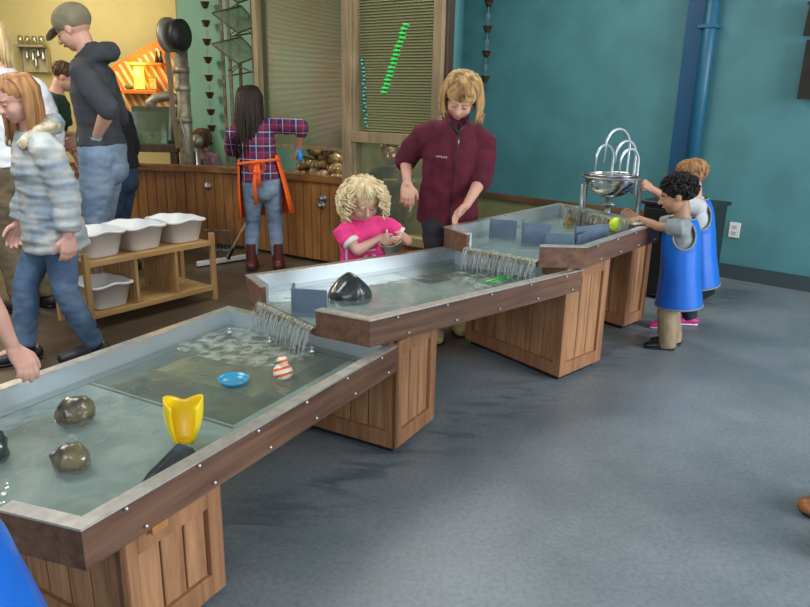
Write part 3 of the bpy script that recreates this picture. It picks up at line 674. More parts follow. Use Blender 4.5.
# yellow open toy hull with pointed corners
p = Pz(184, 440, .42); t = thing('toy_boat_hull', 'bright yellow open plastic toy with pointed corners, upright in the lowest table', 'toy', (p.x, p.y, .40), 0)
bmx = bmesh.new(); U, Vn = 24, 12; g = []
for i in range(Vn+1):
    f = i/Vn; row = []
    for k in range(U+1):
        a_ = -math.pi*.80+2*math.pi*.80*k/U
        prof = .030+.026*math.sin(min(1, f*1.15)*math.pi*.55)
        h = .118+.022*abs(math.sin(a_*1.25))**1.2*1.0
        z = .012+h*f-.018*(1-f)*0
        row.append(bmx.verts.new((prof*math.sin(a_)*1.02, prof*math.cos(a_)*.80, z*(1 if f < 1 else 1))))
    g.append(row)
for i in range(Vn):
    for k in range(U): bmx.faces.new((g[i][k], g[i][k+1], g[i+1][k+1], g[i+1][k]))
bmx.faces.new([v for v in g[0]][:-1])
bmesh.ops.recalc_face_normals(bmx, faces=list(bmx.faces)); bmesh.ops.solidify(bmx, geom=list(bmx.faces), thickness=.004)
yo = mesh_obj('hull', bmx, mat('yellow_plastic', (.88, .62, .005), .35, coat=.3), None, True); yo.parent = t
yo.rotation_euler = (R(-6), R(2), .25)
# blue dish
p = Pz(234, 382, .412); o = MB().lathe(p, [(.001, -.008), (.040, -.006), (.052, .006), (.056, .016), (.053, .016), (.048, .006), (.036, -.001), (.001, -.002)], 32).build('dish', mat('blue_plastic', (.02, .30, .52), .3, coat=.3), smooth=True, loc=tuple(p))
tag(o, 'small bright blue dish floating in the lowest table', 'dish')
# striped floating toy
def stripes():
    m = bpy.data.materials.new('orange_white_stripes'); m.use_nodes = True; nt = m.node_tree; b = nt.nodes['Principled BSDF']; L = nt.links.new
    tc = nt.nodes.new('ShaderNodeTexCoord'); mp = nt.nodes.new('ShaderNodeMapping'); mp.inputs['Rotation'].default_value = (R(20), R(18), 0); L(tc.outputs['Object'], mp.inputs[0])
    w = nt.nodes.new('ShaderNodeTexWave'); w.bands_direction = 'Z'; w.inputs['Scale'].default_value = 13.5; w.inputs['Distortion'].default_value = 1.1; w.inputs['Phase Offset'].default_value = 1.2; L(mp.outputs[0], w.inputs[0])
    r = nt.nodes.new('ShaderNodeValToRGB'); e = r.color_ramp.elements; e[0].position = .62; e[0].color = (.80, .72, .60, 1); e[1].position = .68; e[1].color = (.72, .13, .02, 1); L(w.outputs[0], r.inputs[0]); L(r.outputs[0], b.inputs['Base Color']); b.inputs['Roughness'].default_value = .35
    return m
ST = stripes(); p = Pz(283, 377, .412); t = thing('floating_toy', 'orange and white striped round floating toy in the lowest table', 'toy', tuple(p))
MB().ell(p+Vector((0, 0, .020)), (.037, .037, .032)).build('toy_body', ST, t, True)
MB().ell(p+Vector((0, 0, .063)), (.021, .021, .018)).build('toy_head', ST, t, True)
MB().ell(p+Vector((-.002, 0, .082)), (.006, .006, .006), u=8, v=6).build('toy_knob', mat('orange_knob', (.7, .12, .02), .4), t, True)
# bubbles / small float fittings below the falls
for i, (px, py, zz) in enumerate(((230, 333, .418), (270, 342, .418), (312, 352, .418), (534, 278, .537), (501, 266, .537))):
    p = Pz(px, py, zz); o = MB().lathe(p, [(.001, 0), (.011, 0), (.011, .006), (.005, .007), (.005, .018), (.009, .02), (.001, .024)], 14).build('chrome_nozzle', CAPM, smooth=True, loc=tuple(p))
    tag(o, ['small chrome nozzle by the left wall under the nearer waterfall', 'small chrome nozzle in the centre below the nearer waterfall', 'small chrome nozzle right of the nearer waterfall', 'small chrome nozzle right of the farther waterfall', 'small chrome nozzle behind the green boat'][i], 'nozzle')
# green leaf boat in middle table
p = Pz(487, 282, .534); q = Pz(512, 276, .54); d = (q-p).normalized(); m = MB()
m.tube([p-d*.03, p, p.lerp(q, .5), q, q+d*.02], [(.003, .003), (.020, .010), (.028, .014), (.018, .010), (.003, .003)], n=12)
o = m.build('toy_boat', mat('green_plastic', (.02, .30, .05), .3, coat=.4), smooth=True, loc=tuple(p)); tag(o, 'slim green toy boat under the farther waterfall', 'toy')
# tan cup in the high table
p = Pz(568, 226, .64); o = MB().lathe(p, [(.001, 0), (.034, 0), (.030, .03), (.012, .050), (.010, .075), (.001, .078)], 18).build('bell_float', mat('tan_resin', (.24, .16, .05), .35, var=.5, vscale=30), smooth=True, loc=tuple(p)); tag(o, 'brown bell shaped float in the highest table before the trough', 'float')

# fountain: trough, bowl, stand, curved pipes
ta = Vector((.93, 4.43, .70)); tb = Vector((1.33, 3.93, .70))
ft = thing('bowl_fountain', 'steel bowl fountain with four hooked pipes at the far end of the highest table', 'fountain', (1.28, 4.42, 0))
dd = (tb-ta).normalized(); nn_ = Vector((-dd.y, dd.x, 0)); nn_ = nn_ if nn_.y > 0 else -nn_
tro = Pz(565, 207, .735); trb = Pz(633, 224, .735)
dd = (trb-tro); dd.z = 0; dd.normalize(); nn_ = Vector((-dd.y, dd.x, 0))
MB().bar(tro+nn_*.05, trb+nn_*.05, .10, .012).build('trough_deck', STEEL, ft, bevel=.002)
MB().bar(tro-nn_*.002+Vector((0, 0, .006)), trb-nn_*.002+Vector((0, 0, .006)), .012, .014).build('trough_lip', mat('brass_edge', (.50, .42, .22), .3, .8), ft)
MB().bar(tro+nn_*.02-Vector((0, 0, .045)), trb+nn_*.02-Vector((0, 0, .045)), .008, .085).build('spill_back', mat('brown_back', (.16, .12, .07), .5, var=.4, vscale=30), ft)
fall('thin curtain of water falling from the fountain trough', tuple(tro.xy), tuple(trb.xy), .742, .653, (-nn_.x, -nn_.y), 40, 5, .035)
bc = Py(610, 187, 4.45); bc_top = Py(610, 179, 4.45)
bx, by, bz = bc.x, bc.y, bc_top.z+.028
R_b = .163
prof = [(.001, -.145)]+[(R_b*math.sin(a_), -.145*math.cos(a_)+.0) for a_ in [math.pi/2*i/9 for i in range(1, 10)]]+[(R_b+.010, .002), (R_b+.010, .008), (R_b-.004, .006)]+[((R_b-.006)*math.sin(a_), -.139*math.cos(a_)) for a_ in [math.pi/2*i/9 for i in range(9, 0, -1)]]+[(.001, -.139)]
MB().lathe((bx, by, bz), prof, 40).build('bowl', mat('polished_steel', (.62, .62, .63), .14, 1, bump=.03, bscale=60), ft, True)
MB().lathe((bx, by, bz-.19), [(.001, 0), (.05, 0), (.05, .01), (.018, .02), (.018, .05), (.001, .05)], 16).build('bowl_foot', STEELD, ft, True)
MB().tube([(bx, by, bz-.19), (bx, by, .62)], [.02, .02], n=10).build('support_pipe', STEELD, ft, True)
for px, l in ((583, 0), (640, 1)):
    q = Py(px, 184, 4.40)
    for k, oy in enumerate((0.0, .14)):
        MB().tube([(q.x+oy*.4, q.y+oy, .0 if l else .62), (q.x+oy*.4, q.y+oy, q.z)], [.011, .011], n=8).build('leg', STEELD, ft, True)
MB().lathe((bx, by, bz-.02), [(R_b+.012, 0), (R_b+.022, 0), (R_b+.022, .012), (R_b+.012, .012)], 40).build('support_ring', STEELD, ft, True)
def hook(pxb, pyb, pxt, pyt, pxe, pye, y0, y1):
    b0 = Py(pxb, pyb, y0); top = Py(pxt, pyt, (y0+y1)/2); e0 = Py(pxe, pye, y1); pts = [Vector((b0.x, b0.y, bz-.12))]
    sh = Vector((b0.x, b0.y, top.z-(abs(b0.x-e0.x)/2)*1.25)); pts.append(Vector((b0.x, b0.y, bz)));
    pts.append(sh); n = 14; half = (e0.xy-b0.xy)/2; ctr = Vector(((b0.x+e0.x)/2, (b0.y+e0.y)/2, 0)); hh = top.z-sh.z
    for i in range(1, n):
        a_ = math.pi*i/n; pts.append(Vector((ctr.x-half.x*math.cos(a_), ctr.y-half.y*math.cos(a_), sh.z+hh*math.sin(a_))))
    pts.append(Vector((e0.x, e0.y, min(sh.z-.005, e0.z)))) if e0.z < sh.z else None
    k = len(pts); MB().tube(pts, [.0085]*(k-3)+[.008, .007, .005], n=10).build('hooked_pipe', STEEL, ft, True)
hook(612, 170, 604, 145, 595, 171, 4.55, 4.45)
hook(627, 170, 619, 129, 604, 163, 4.58, 4.48)
hook(634, 172, 626, 141, 615, 163, 4.47, 4.38)
hook(637, 175, 630, 149, 619, 174, 4.38, 4.30)

# ------------------------------------------------------------------ shelf with white tubs
SHu = Vector((.585, .81, 0)).normalized(); SHv = Vector((-.81, .585, 0)).normalized(); S0 = Vector((-1.90, 4.04, 0)); SHL = .93; SHD = .36; SHZ = .43
sh = thing('slatted_shelf', 'low pine shelf unit with slatted dividers holding white tubs behind the lowest table', 'shelf', tuple(S0+SHu*SHL/2+SHv*SHD/2))
def sp(u, v, z): return S0+SHu*u+SHv*v+Vector((0, 0, z))
ra = math.atan2(SHu.y, SHu.x)
SHV = wood('pine_upright', (.46, .25, .09), (.60, .38, .16), scale=2)
for (u, v) in ((.0, 0), (SHL, 0), (.0, SHD), (SHL, SHD)):
    MB().box(sp(u, v, (SHZ+.05)/2), (.032, .032, SHZ+.05), ra).build('leg', SHV, sh, bevel=.002)
for z_, nm in ((SHZ-.01, 'top_shelf'), (.10, 'bottom_shelf')):
    m = MB()
    for k in range(6): m.box(sp(SHL/2, .03+(SHD-.06)*k/5, z_), (SHL-.034, .046, .014), ra)
    m.box(sp(SHL/2, -.002, z_-.008), (SHL-.034, .018, .034), ra); m.box(sp(SHL/2, SHD+.002, z_-.008), (SHL-.034, .018, .034), ra)
    m.build(nm, SHELFW, sh, bevel=.0015)
for u in (.33, .63):
    m = MB(); m.box(sp(u, .008, (SHZ+.10)/2), (.02, .025, SHZ-.13), ra); m.box(sp(u, SHD-.008, (SHZ+.10)/2), (.02, .025, SHZ-.13), ra)
    for k in range(7): m.box(sp(u, .05+(SHD-.10)*k/6, (SHZ+.10)/2), (.012, .032, SHZ-.13), ra)
    m.build('slat_divider', SHV, sh, bevel=.001)
m = MB()
for k in range(9): m.box(sp(.05+.27*k/8+0, SHD-.012, (SHZ+.10)/2), (.022, .010, SHZ-.13), ra)
m.build('back_slats', SHV, sh)
def tub(label, c, rz, scale=1.0):
    t = thing('white_tub', label, 'tub', tuple(c), rz, 'white plastic tubs on the pine shelf')
    bm = bmesh.new(); levels = [(.128, .105, 0, 0), (.138, .115, .012, 0), (.160, .135, .115, 1), (.160, .135, .120, 2), (.176, .151, .122, 3), (.176, .151, .112, 4)]
    def rr(hx, hy, z, wav=0):
        out = []; rd = .045; 
        for cx_, cy_, a0 in ((hx-rd, hy-rd, 0), (-hx+rd, hy-rd, 90), (-hx+rd, -hy+rd, 180), (hx-rd, -hy+rd, 270)):
            for k in range(6):
                a_ = R(a0+18*k); out.append(Vector((cx_+rd*math.cos(a_), cy_+rd*math.sin(a_), z+wav*0)))
        res = []
        for i_, p_ in enumerate(out):
            q_ = out[(i_+1) % len(out)]; res.append(p_)
            if (q_-p_).length > .06:
                for k in range(1, 9): res.append(p_.lerp(q_, k/9))
        if wav:
            for p_ in res:
                dx = p_.x/hx; dy = p_.y/hy
                if abs(dx) > .97 and abs(dy) < .62: p_.z += .010*math.cos(dy/.62*math.pi/2)**2
                if abs(dy) > .97 and abs(dx) < .62: p_.z += .006*math.cos(dx/.62*math.pi/2)**2
        return res
    outer = [rr(.120, .098, 0), rr(.130, .108, .008), rr(.155, .130, .125, 1), rr(.170, .145, .127, 1), rr(.171, .146, .117, 1), rr(.166, .141, .117, 1), rr(.166, .141, .122, 1)]
    rings = [rr(.166, .141, .121, 1), rr(.171, .146, .117, 1), rr(.170, .145, .128, 1), rr(.151, .126, .128, 1), rr(.128, .106, .014), rr(.116, .094, .010)]
    o_r = [rr(.120, .098, 0), rr(.130, .108, .008), rr(.157, .132, .120, 1), rr(.166, .141, .116, 1)]
    seq = o_r+[rr(.171, .146, .116, 1), rr(.172, .147, .125, 1), rr(.168, .143, .129, 1), rr(.153, .128, .127, 1), rr(.127, .105, .014), rr(.112, .090, .007)]
    vr = [[bm.verts.new(Vector((p_.x, p_.y, p_.z*1.22))) for p_ in r_] for r_ in seq]; n = len(vr[0])
    for a_, b_ in zip(vr, vr[1:]):
        for i_ in range(n): bm.faces.new((a_[i_], a_[(i_+1) % n], b_[(i_+1) % n], b_[i_]))
    bm.faces.new(list(reversed(vr[0]))); bm.faces.new(vr[-1]); bmesh.ops.recalc_face_normals(bm, faces=list(bm.faces))
    o = mesh_obj('tub_shell', bm, WHITEP, None, True); o.parent = t; return t
tb0 = tub('white plastic tub on the left end of the top shelf', sp(.16, SHD/2, SHZ-.002), ra+math.pi/2)
dup(tb0, sp(.455, SHD/2, SHZ-.002), ra+math.pi/2+.03, 'white plastic tub in the middle of the top shelf')
dup(tb0, sp(.775, SHD/2, SHZ-.002), ra+math.pi/2-.02, 'white plastic tub on the right end of the top shelf')
dup(tb0, sp(.165, SHD/2-.03, .108), ra+math.pi/2, 'white plastic tub alone on the bottom shelf')

# squeegee leaning behind plaid woman
a_ = Pz(197, 264, .03); b_ = Pz(250, 256, .03); t = thing('floor_squeegee', 'white floor squeegee with a wooden handle lying beside the plaid woman\'s boots', 'squeegee', tuple(((a_+b_)/2).xy)+(0,))
MB().bar(a_, b_, .03, .04).build('blade_holder', WHITEP, t, bevel=.004); MB().bar(a_-Vector((0, 0, .024)), b_-Vector((0, 0, .024)), .008, .014).build('rubber_blade', BLACKP, t)
hb = Pz(227, 258, .045); he = Py(247, 222, 6.15); MB().tube([hb, he, he+(he-hb)*.6], [.012, .012, .012], n=10).build('handle', wood('handle_wood', (.3, .2, .1), (.45, .32, .18)), t, True)
MB().bar(hb-Vector((0, 0, .01)), hb+(he-hb).normalized()*.10, .03, .03).build('handle_socket', BLACKP, t)
# small wire rack standing on the floor
p = Pz(220, 252, 0); t = thing('wire_rack', 'small grey wire rack on the floor by the squeegee handle', 'rack', (p.x, p.y, 0))
for k in range(8): MB().tube([(p.x-.14+.035*k, p.y, 0), (p.x-.14+.035*k, p.y+.02, .20), (p.x-.14+.035*k, p.y+.12, .20), (p.x-.14+.035*k, p.y+.14, 0)], [.003]*4, n=6).build('wire', STEELD, t)
MB().tube([(p.x-.14, p.y, .02), (p.x+.105, p.y, .02)], [.004]*2, n=6).build('crossbar', STEELD, t); MB().tube([(p.x-.14, p.y+.02, .2), (p.x+.105, p.y+.02, .2)], [.004]*2, n=6).build('crossbar', STEELD, t)

# ------------------------------------------------------------------ right wall fittings
pa = Pp(698, 60, WR0, WRn)
def on_r(px, py, off=0): return Pp(px, py, WR0+WRn*off, WRn)
BLUEP = mat('blue_pipe_paint', (.015, .12, .21), .4, var=.08)
p = on_r(693, 120, .06)
t = thing('wall_pipe', 'tall blue painted pipe and column running up the teal wall behind the children', 'pipe', (p.x, p.y, 0))
cpt = on_r(686, 120, .03); MB().box((cpt.x, cpt.y, 1.65), (.16, .10, 3.29), math.atan2(WRd.y, WRd.x)).build('column', mat('deep_blue_paint', (.008, .075, .17), .5), t)
cpt = on_r(697.5, 120, .07); MB().tube([(cpt.x, cpt.y, 0), (cpt.x, cpt.y, 3.29)], [.055, .055], n=20).build('pipe', BLUEP, t, True)
for z_ in (.9, 2.0): MB().bar(cpt*1+Vector((0, 0, z_-cpt.z))-WRd*.075, cpt+Vector((0, 0, z_-cpt.z))+WRd*.075, .125, .03).build('pipe_clamp', BLUEP, t, bevel=.003)
p = on_r(734.5, 230, .006); o = thing('wall_outlet', 'white electrical outlet plate on the teal wall', 'outlet', tuple(p))
Mx = math.atan2(WRd.y, WRd.x); MB().box(p, (.085, .01, .125), Mx).build('cover_plate', WHITEP, o, bevel=.002)
for dz in (-.025, .025): MB().box(p+WRn*.006+Vector((0, 0, dz)), (.035, .006, .030), Mx).build('socket', mat('socket_grey', (.5, .5, .48), .5), o, bevel=.001)
# dark hanging at the right picture edge
q = on_r(806, 60, .05); o = thing('hanging_banner', 'dark brown two tier hanging on the teal wall at the right picture edge', 'hanging', tuple(q))
for n_, (x0, x1, y0, y1) in enumerate(((806, 830, 5, 36), (800, 832, 40, 99))):
    A_ = [on_r(x0+ (5 if n_ == 0 else 8), y0, .05), on_r(x1, y0, .05), on_r(x1, y1, .05), on_r(x0-2, y1, .05)]
    MB().slab(A_, WRn, .04).build('cloth_panel', mat('dark_brown_cloth', (.022, .018, .012), .8, var=.2), o)
MB().bar(on_r(808, 3, .06), on_r(834, 3, .06), .03, .02).build('rail', DARKW, o)
# rain chains
def rain_chain(label, x, y, pys, zx, rt=.036, off=None):
    t = thing('rain_chain', label, 'rain chain', (x, y, .0))
    zs_ = [Py(zx, py, y).z for py in pys]
    top = 2.95; prev = top
    for z_ in zs_:
        MB().lathe((x, y, z_), [(.001, -rt*.75), (rt*.45, -rt*.75), (rt*.75, -rt*.2), (rt, rt*.62), (rt*1.08, rt*.66), (rt*.95, rt*.66), (rt*.68, -rt*.15), (.001, -rt*.65)], 18).build('copper_cup', COPPER, t, True)
    pts = [top]+zs_
    for a_, b_ in zip(pts, zs_):
        lo = b_+rt*.5; hi = (a_-rt*.7) if a_ != top else min(top, b_+.22); 
        if hi > lo:
            MB().tube([(x, y, lo), (x, y, hi)], [.0022, .0022], n=6).build('link_rod', STEELD, t)
            zc = (lo+hi)/2; ring = [(x+.016*math.cos(2*math.pi*k/14), y, zc+.022*math.sin(2*math.pi*k/14)) for k in range(15)]
            MB().tube(ring, [.0022]*15, n=6).build('ring_link', STEELD, t)
    return t
qr = on_r(487, 40, .12)
rain_chain('rain chain of four copper cups hanging on the teal wall above the woman in maroon', qr.x, qr.y, [3, 29, 54, 79], 487, .046)
ql = Pp(208, 60, BW0+WWn*.12, WWn)
rain_chain('long rain chain of dark cups against the pale teal wall beside the metal tower', ql.x, ql.y, [5, 23.5, 42, 60, 78, 95, 112, 128], 208, .046)

t = thing('black_cabinet', 'low black cabinet standing between the highest table and the teal wall', 'cabinet', (2.05, 5.15, 0))
CB = mat('black_laminate', (.012, .014, .016), .4)
MB().box((2.05, 5.15, .36), (.46, .40, .68), R(-41)).build('body', CB, t, bevel=.004); MB().box((2.05, 5.15, .71), (.50, .44, .025), R(-41)).build('cabinet_top', CB, t, bevel=.003)
dn_ = Vector((-.656, -.755, 0)); 
for sd in (-1, 1):
    q = Vector((2.05, 5.15, .37))+dn_*.205+Vector((.755, -.656, 0))*.115*sd; do_ = MB().box(q, (.215, .012, .60), R(-41)).build('door', CB, t, bevel=.003)
    MB().box(q+dn_*.014-Vector((.755, -.656, 0))*.08*sd, (.012, .016, .10), R(-41)).build('handle', STEELD, do_, bevel=.002)

# ------------------------------------------------------------------ tower with tilted glass pans
t = thing('metal_tower', 'rusty metal tower with tilted glass pans standing on the counter', 'tower', (-1.75, 7.1, CTZ-.12))
RUST = mat('rusty_steel', (.17, .13, .085), .5, .5, var=.35, vscale=20)
ty = 6.95
posts = [(221, 7.05), (228, 6.85), (238, 7.15), (252, 6.95)]
for px, yy in posts:
    a_ = Py(px+2, 60, yy); MB().box((a_.x, a_.y, (CTZ-.12+3.0)/2), (.028, .028, 3.0-CTZ+.12)).build('upright', RUST, t)
for py in (33, 72):
    A_ = Py(228, py+4, 6.85); B_ = Py(252, py, 6.95); C_ = Py(238, py-6, 7.15)
    MB().tube([A_, B_], [.008]*2, n=6).build('brace', RUST, t); MB().tube([B_, C_], [.007]*2, n=6).build('brace', RUST, t); MB().tube([A_, Py(252, py-18, 6.95)], [.006]*2, n=6).build('brace', RUST, t)
PANG = glass_mat('pan_glass', (.75, .85, .72), .30, .35, (.50, .58, .42))
for k, dy in enumerate((-30, 0, 31)):
    q4 = [Py(212, 13+dy, 6.6), Py(241, 6+dy, 6.98), Py(259, 25+dy, 7.0), Py(238, 33+dy, 6.62)]
    nrm = (q4[1]-q4[0]).cross(q4[3]-q4[0])
    pn = MB().slab(q4, nrm, .006).build('glass_pan', PANG, t)
    for i_ in range(4): MB().tube([q4[i_], q4[(i_+1) % 4]], [.008]*2, n=6).build('pan_edge', RUST, t)
    MB().tube([q4[3], Py(228, 40+dy, 6.85)], [.006]*2, n=6).build('pan_strut', RUST, t)

# ------------------------------------------------------------------ tank stand, pipes and wheel at the left
MACH = mat('galvanised_pipe', (.28, .25, .19), .45, .5, var=.25, vscale=20)
c = Py(152, 145, 7.25)
t = thing('tank_stand', 'dark wooden stand carrying the water tank beside the wheel and pipes', 'stand', (c.x-.1, 7.45, 0))
a_ = Py(128, 146, 7.2); b_ = Py(176, 146, 7.2)
MB().prism([(a_.x-.5, 7.25), (b_.x, 7.25), (b_.x, 7.75), (a_.x-.5, 7.75)], a_.z-.06, a_.z+.02).build('top', DARKW, t, bevel=.004)
for x_ in (a_.x-.45, b_.x-.05):
    for y_ in (7.29, 7.71): MB().box((x_, y_, (a_.z-.06)/2), (.07, .07, a_.z-.06)).build('leg', DARKW, t)
tz = a_.z+.02; tt = thing('water_tank', 'glass tank with splashing water under the orange shelf', 'tank', (c.x-.1, 7.5, tz))
TG = glass_mat('tank_glass', (.80, .88, .80), .12, .10, (.5, .6, .5))
x0, x1 = a_.x-.1, Py(167, 130, 7.35).x; zt_ = Py(150, 112, 7.35).z
for poly in ([(x0, 7.33), (x1, 7.33), (x1, 7.34), (x0, 7.34)], [(x0, 7.65), (x1, 7.65), (x1, 7.66), (x0, 7.66)], [(x1-.01, 7.34), (x1, 7.34), (x1, 7.65), (x1-.01, 7.65)]):
    MB().prism(poly, tz, zt_).build('glass_side', TG, tt)
MB().prism([(x0+.01, 7.35), (x1-.012, 7.35), (x1-.012, 7.64), (x0+.01, 7.64)], tz, tz+.11).build('tank_water', mat('cloudy_water', (.22, .30, .22), .15, var=.5, vscale=14), tt)
MB().prism([(x0-.01, 7.66), (x1+.06, 7.66), (x1+.06, 7.70), (x0-.01, 7.70)], tz, zt_+.05).build('back_panel', mat('dark_green_board', (.045, .065, .045), .6), tt)
p = Py(183, 60, 7.1)
t = thing('pulley_machine', 'tall grey pipe machine with a belt wheel on top beside the yellow wall', 'machine', (p.x, 7.1, 0))
pp = Py(181, 60, 7.1); top_z = Py(181, 42, 7.1).z
pz = [Vector((pp.x, 7.1, .0)), Vector((pp.x, 7.1, top_z))]
MB().tube(pz, [.066, .066], n=18).build('duct', MACH, t, True)
for py in (70, 88, 120):
    z_ = Py(181, py, 7.1).z; MB().tube([(pp.x, 7.1, z_-.03), (pp.x, 7.1, z_+.03)], [.074, .074], n=18).build('duct_collar', mat('pale_collar', (.42, .38, .28), .4, .4) if py == 88 else MACH, t, True)
wc = Py(169, 35, 6.95); Mw = Matrix((Vector((.35, .94, 0)).normalized(), Vector((0, 0, 1)), Vector((.94, -.35, 0)).normalized())).transposed()
MB().lathe(wc, [(.001, -.02), (.115, -.02), (.155, -.02), (.155, .02), (.12, .025), (.001, .03)], 32, M=Mw).build('belt_wheel', mat('wheel_grey', (.30, .27, .22), .45, .4, var=.15), t, True)
wc2 = wc+Vector((.09, -.02, 0)); MB().lathe(wc2, [(.001, 0), (.14, 0), (.14, .05), (.001, .05)], 32, M=Mw).build('hub_drum', BLACKP, t, True)
MB().tube([wc, wc+Vector((.12, .08, 0)), Vector((pp.x, 7.1, wc.z))], [.02, .02, .02], n=8).build('axle', STEELD, t, True)
be = Py(178, 148, 6.95); MB().tube([wc+Vector((-.02, -.05, .02)), Py(168, 60, 6.93), Py(174, 118, 6.93), be], [(.024, .008)]*4, side=(1, 0, 0), n=8).build('belt', mat('belt_leather', (.14, .10, .06), .6), t)
el = [Py(179, 100, 7.1), Py(168, 96, 7.08), Py(156, 98, 7.06), Py(150, 103, 7.05), Py(150, 109, 7.05)]
MB().tube(el, [.05, .048, .046, .05, .052], n=16).build('elbow_spout', MACH, t, True)
MB().tube([Py(172, 70, 7.0), Py(170, 140, 7.0)], [.016, .016], n=8).build('side_rod', STEELD, t)
MB().tube([Py(180, 118, 6.98), Py(188, 150, 6.98)], [.012, .012], n=8).build('side_rod', STEELD, t)

# orange slatted backdrop, shelf, lamp, frame on the far yellow wall
fy = 9.9
def F(px, py, y=fy): return Py(px, py, y)
t = thing('wall_backdrop', 'orange and cream diagonally slatted panel on the far yellow wall', 'panel', tuple(F(150, 110)))
out = [F(112, 66), F(150, 43), F(190, 24), F(190, 112), F(112, 112)]
MB().slab(out, (0, 1, 0), .03).build('backing', mat('orange_paint', (.60, .19, .02), .6), t)
sl = MB(); zmin = F(150, 112).z; xL = F(112, 66).x; xR = F(190, 24).x; zL = F(112, 66).z; zR = F(190, 24).z
def ztop(x): return zL+(zR-zL)*(x-xL)/(xR-xL)
k = -14
while k < 24:
    x_s = xL+k*.105; pts_ = []
    # diagonal slat rising to the right, slope 1.5
    lo, hi = None, None; n_ = 60
    for i_ in range(n_+1):
        z_ = zmin+(2.6-0)*i_/n_; x_ = x_s+(z_-zmin)*-.55
        if xL+.02 < x_ < xR-.05 and z_ < ztop(x_)-.02:
            lo = (x_, z_) if lo is None else lo; hi = (x_, z_)
    if lo and hi and hi[1]-lo[1] > .05: sl.slab([(lo[0], fy-.002, lo[1]), (lo[0]+.045, fy-.002, lo[1]), (hi[0]+.045, fy-.002, hi[1]), (hi[0], fy-.002, hi[1])], (0, -1, 0), .015)
    k += 1
sl.build('slats', mat('cream_slat', (.72, .55, .28), .6), t)
ORG = mat('orange_lacquer', (.75, .20, .012), .45)
zsf = F(140, 90).z; x0, x1 = F(124, 90).x, F(163, 90).x
o = MB().prism([(x0, fy-.26), (x1, fy-.26), (x1, fy-.016), (x0, fy-.016)], zsf-.05, zsf).build('wall_shelf', ORG, bevel=.004, loc=((x0+x1)/2, fy-.14, zsf-.05)); tag(o, 'lower orange wall shelf carrying the glowing lamp', 'shelf')
zs2 = F(150, 63).z; x2, x3 = F(133, 63).x, F(166, 63).x
o = MB().prism([(x2, fy-.20), (x3, fy-.20), (x3, fy-.016), (x2, fy-.016)], zs2-.035, zs2).build('wall_shelf', ORG, bevel=.004, loc=((x2+x3)/2, fy-.1, zs2)); tag(o, 'upper orange wall shelf above the lamp', 'shelf')
lc = F(140, 88, fy-.13); lz = zsf
t = thing('table_lamp', 'glowing yellow cylinder lamp on the lower orange shelf', 'lamp', (lc.x, fy-.13, lz))
MB().lathe((lc.x, fy-.13, lz), [(.001, 0), (.05, 0), (.05, .015), (.001, .015)], 20).build('base', DARKW, t, True)
hl = F(140, 67, fy-.13).z-lz-.015
MB().lathe((lc.x, fy-.13, lz+.015), [(.001, 0), (.060, 0), (.066, hl*.5), (.060, hl), (.001, hl)], 24).build('lamp_shade', mat('glowing_shade', (1, .62, .05), .5, emit=2.6), t, True)
pl_ = bpy.data.lights.new('lamp_bulb', 'POINT'); pl_.energy = 7; pl_.color = (1, .6, .15); pl_.shadow_soft_size = .07; po = bpy.data.objects.new('lamp_bulb', pl_); COL.objects.link(po); po.location = (lc.x, fy-.28, lz+hl+.05)
fc = F(153, 82, fy-.10); t = thing('picture_frame', 'small brass picture frame beside the glowing lamp', 'picture frame', (fc.x, fy-.1, lz))
MB().box((fc.x, fy-.1, lz+.085), (.12, .015, .17)).build('frame', mat('brass_frame', (.30, .18, .05), .4, .6), t, bevel=.004); MB().box((fc.x, fy-.11, lz+.085), (.085, .006, .13)).build('picture', mat('pale_picture', (.65, .42, .12), .5, var=.4, vscale=12), t)
fc = F(129, 86, fy-.12); o = rock(MB(), (fc.x, fy-.12, lz+.035), (.06, .04, .035), 55).build('ornament', mat('green_ornament', (.06, .10, .05), .5), smooth=True, loc=(fc.x, fy-.12, lz)); tag(o, 'small green ornament at the left end of the lower orange shelf', 'ornament')
for i_, px in enumerate((157, 161)):
    fc = F(px, 60, fy-.1); m = MB(); m.lathe((fc.x, fc.y, zs2), [(.001, 0), (.030, 0), (.026, .05), (.010, .10), (.012, .14), (.001, .15)], 14); o = m.build('dark_bottle', BLACKP, smooth=True, loc=(fc.x, fc.y, zs2)); tag(o, 'dark slim bottle on the upper orange shelf, %s of the pair' % ('left' if i_ == 0 else 'right'), 'bottle')
# wall rack with jars at far left
ry = 10.3; a_ = Py(18, 46, ry); b_ = Py(47, 46, ry)
t = thing('wall_rack', 'small grey rack with hooks on the yellow wall behind the man in the cap', 'rack', tuple(Py(33, 60, ry)))
MB().box(((a_.x+b_.x)/2, ry-.05, a_.z), (b_.x-a_.x, .14, .03)).build('rack_shelf', mat('rack_grey', (.30, .27, .18), .6), t); zl_ = Py(33, 72, ry).z
for x_ in (a_.x+.02, b_.x-.02): MB().box((x_, ry, (a_.z+zl_)/2), (.03, .03, a_.z-zl_)).build('rack_post', MATS['rack_grey'], t)
MB().box(((a_.x+b_.x)/2, ry+.03, (a_.z+zl_)/2), (b_.x-a_.x, .02, a_.z-zl_)).build('rack_back', mat('rack_back_board', (.42, .38, .24), .7), t)
for k, (px, py) in enumerate(((27, 54), (33, 56), (38, 52), (43, 55), (36, 62))):
    c = Py(px, py, ry-.04); MB().tube([c+Vector((0, .05, .06)), c+Vector((0, 0, .04)), c, c-Vector((.0, 0, .05))], [.006, .008, .02, .03], n=8).build('hanging_tool', STEELD, t)
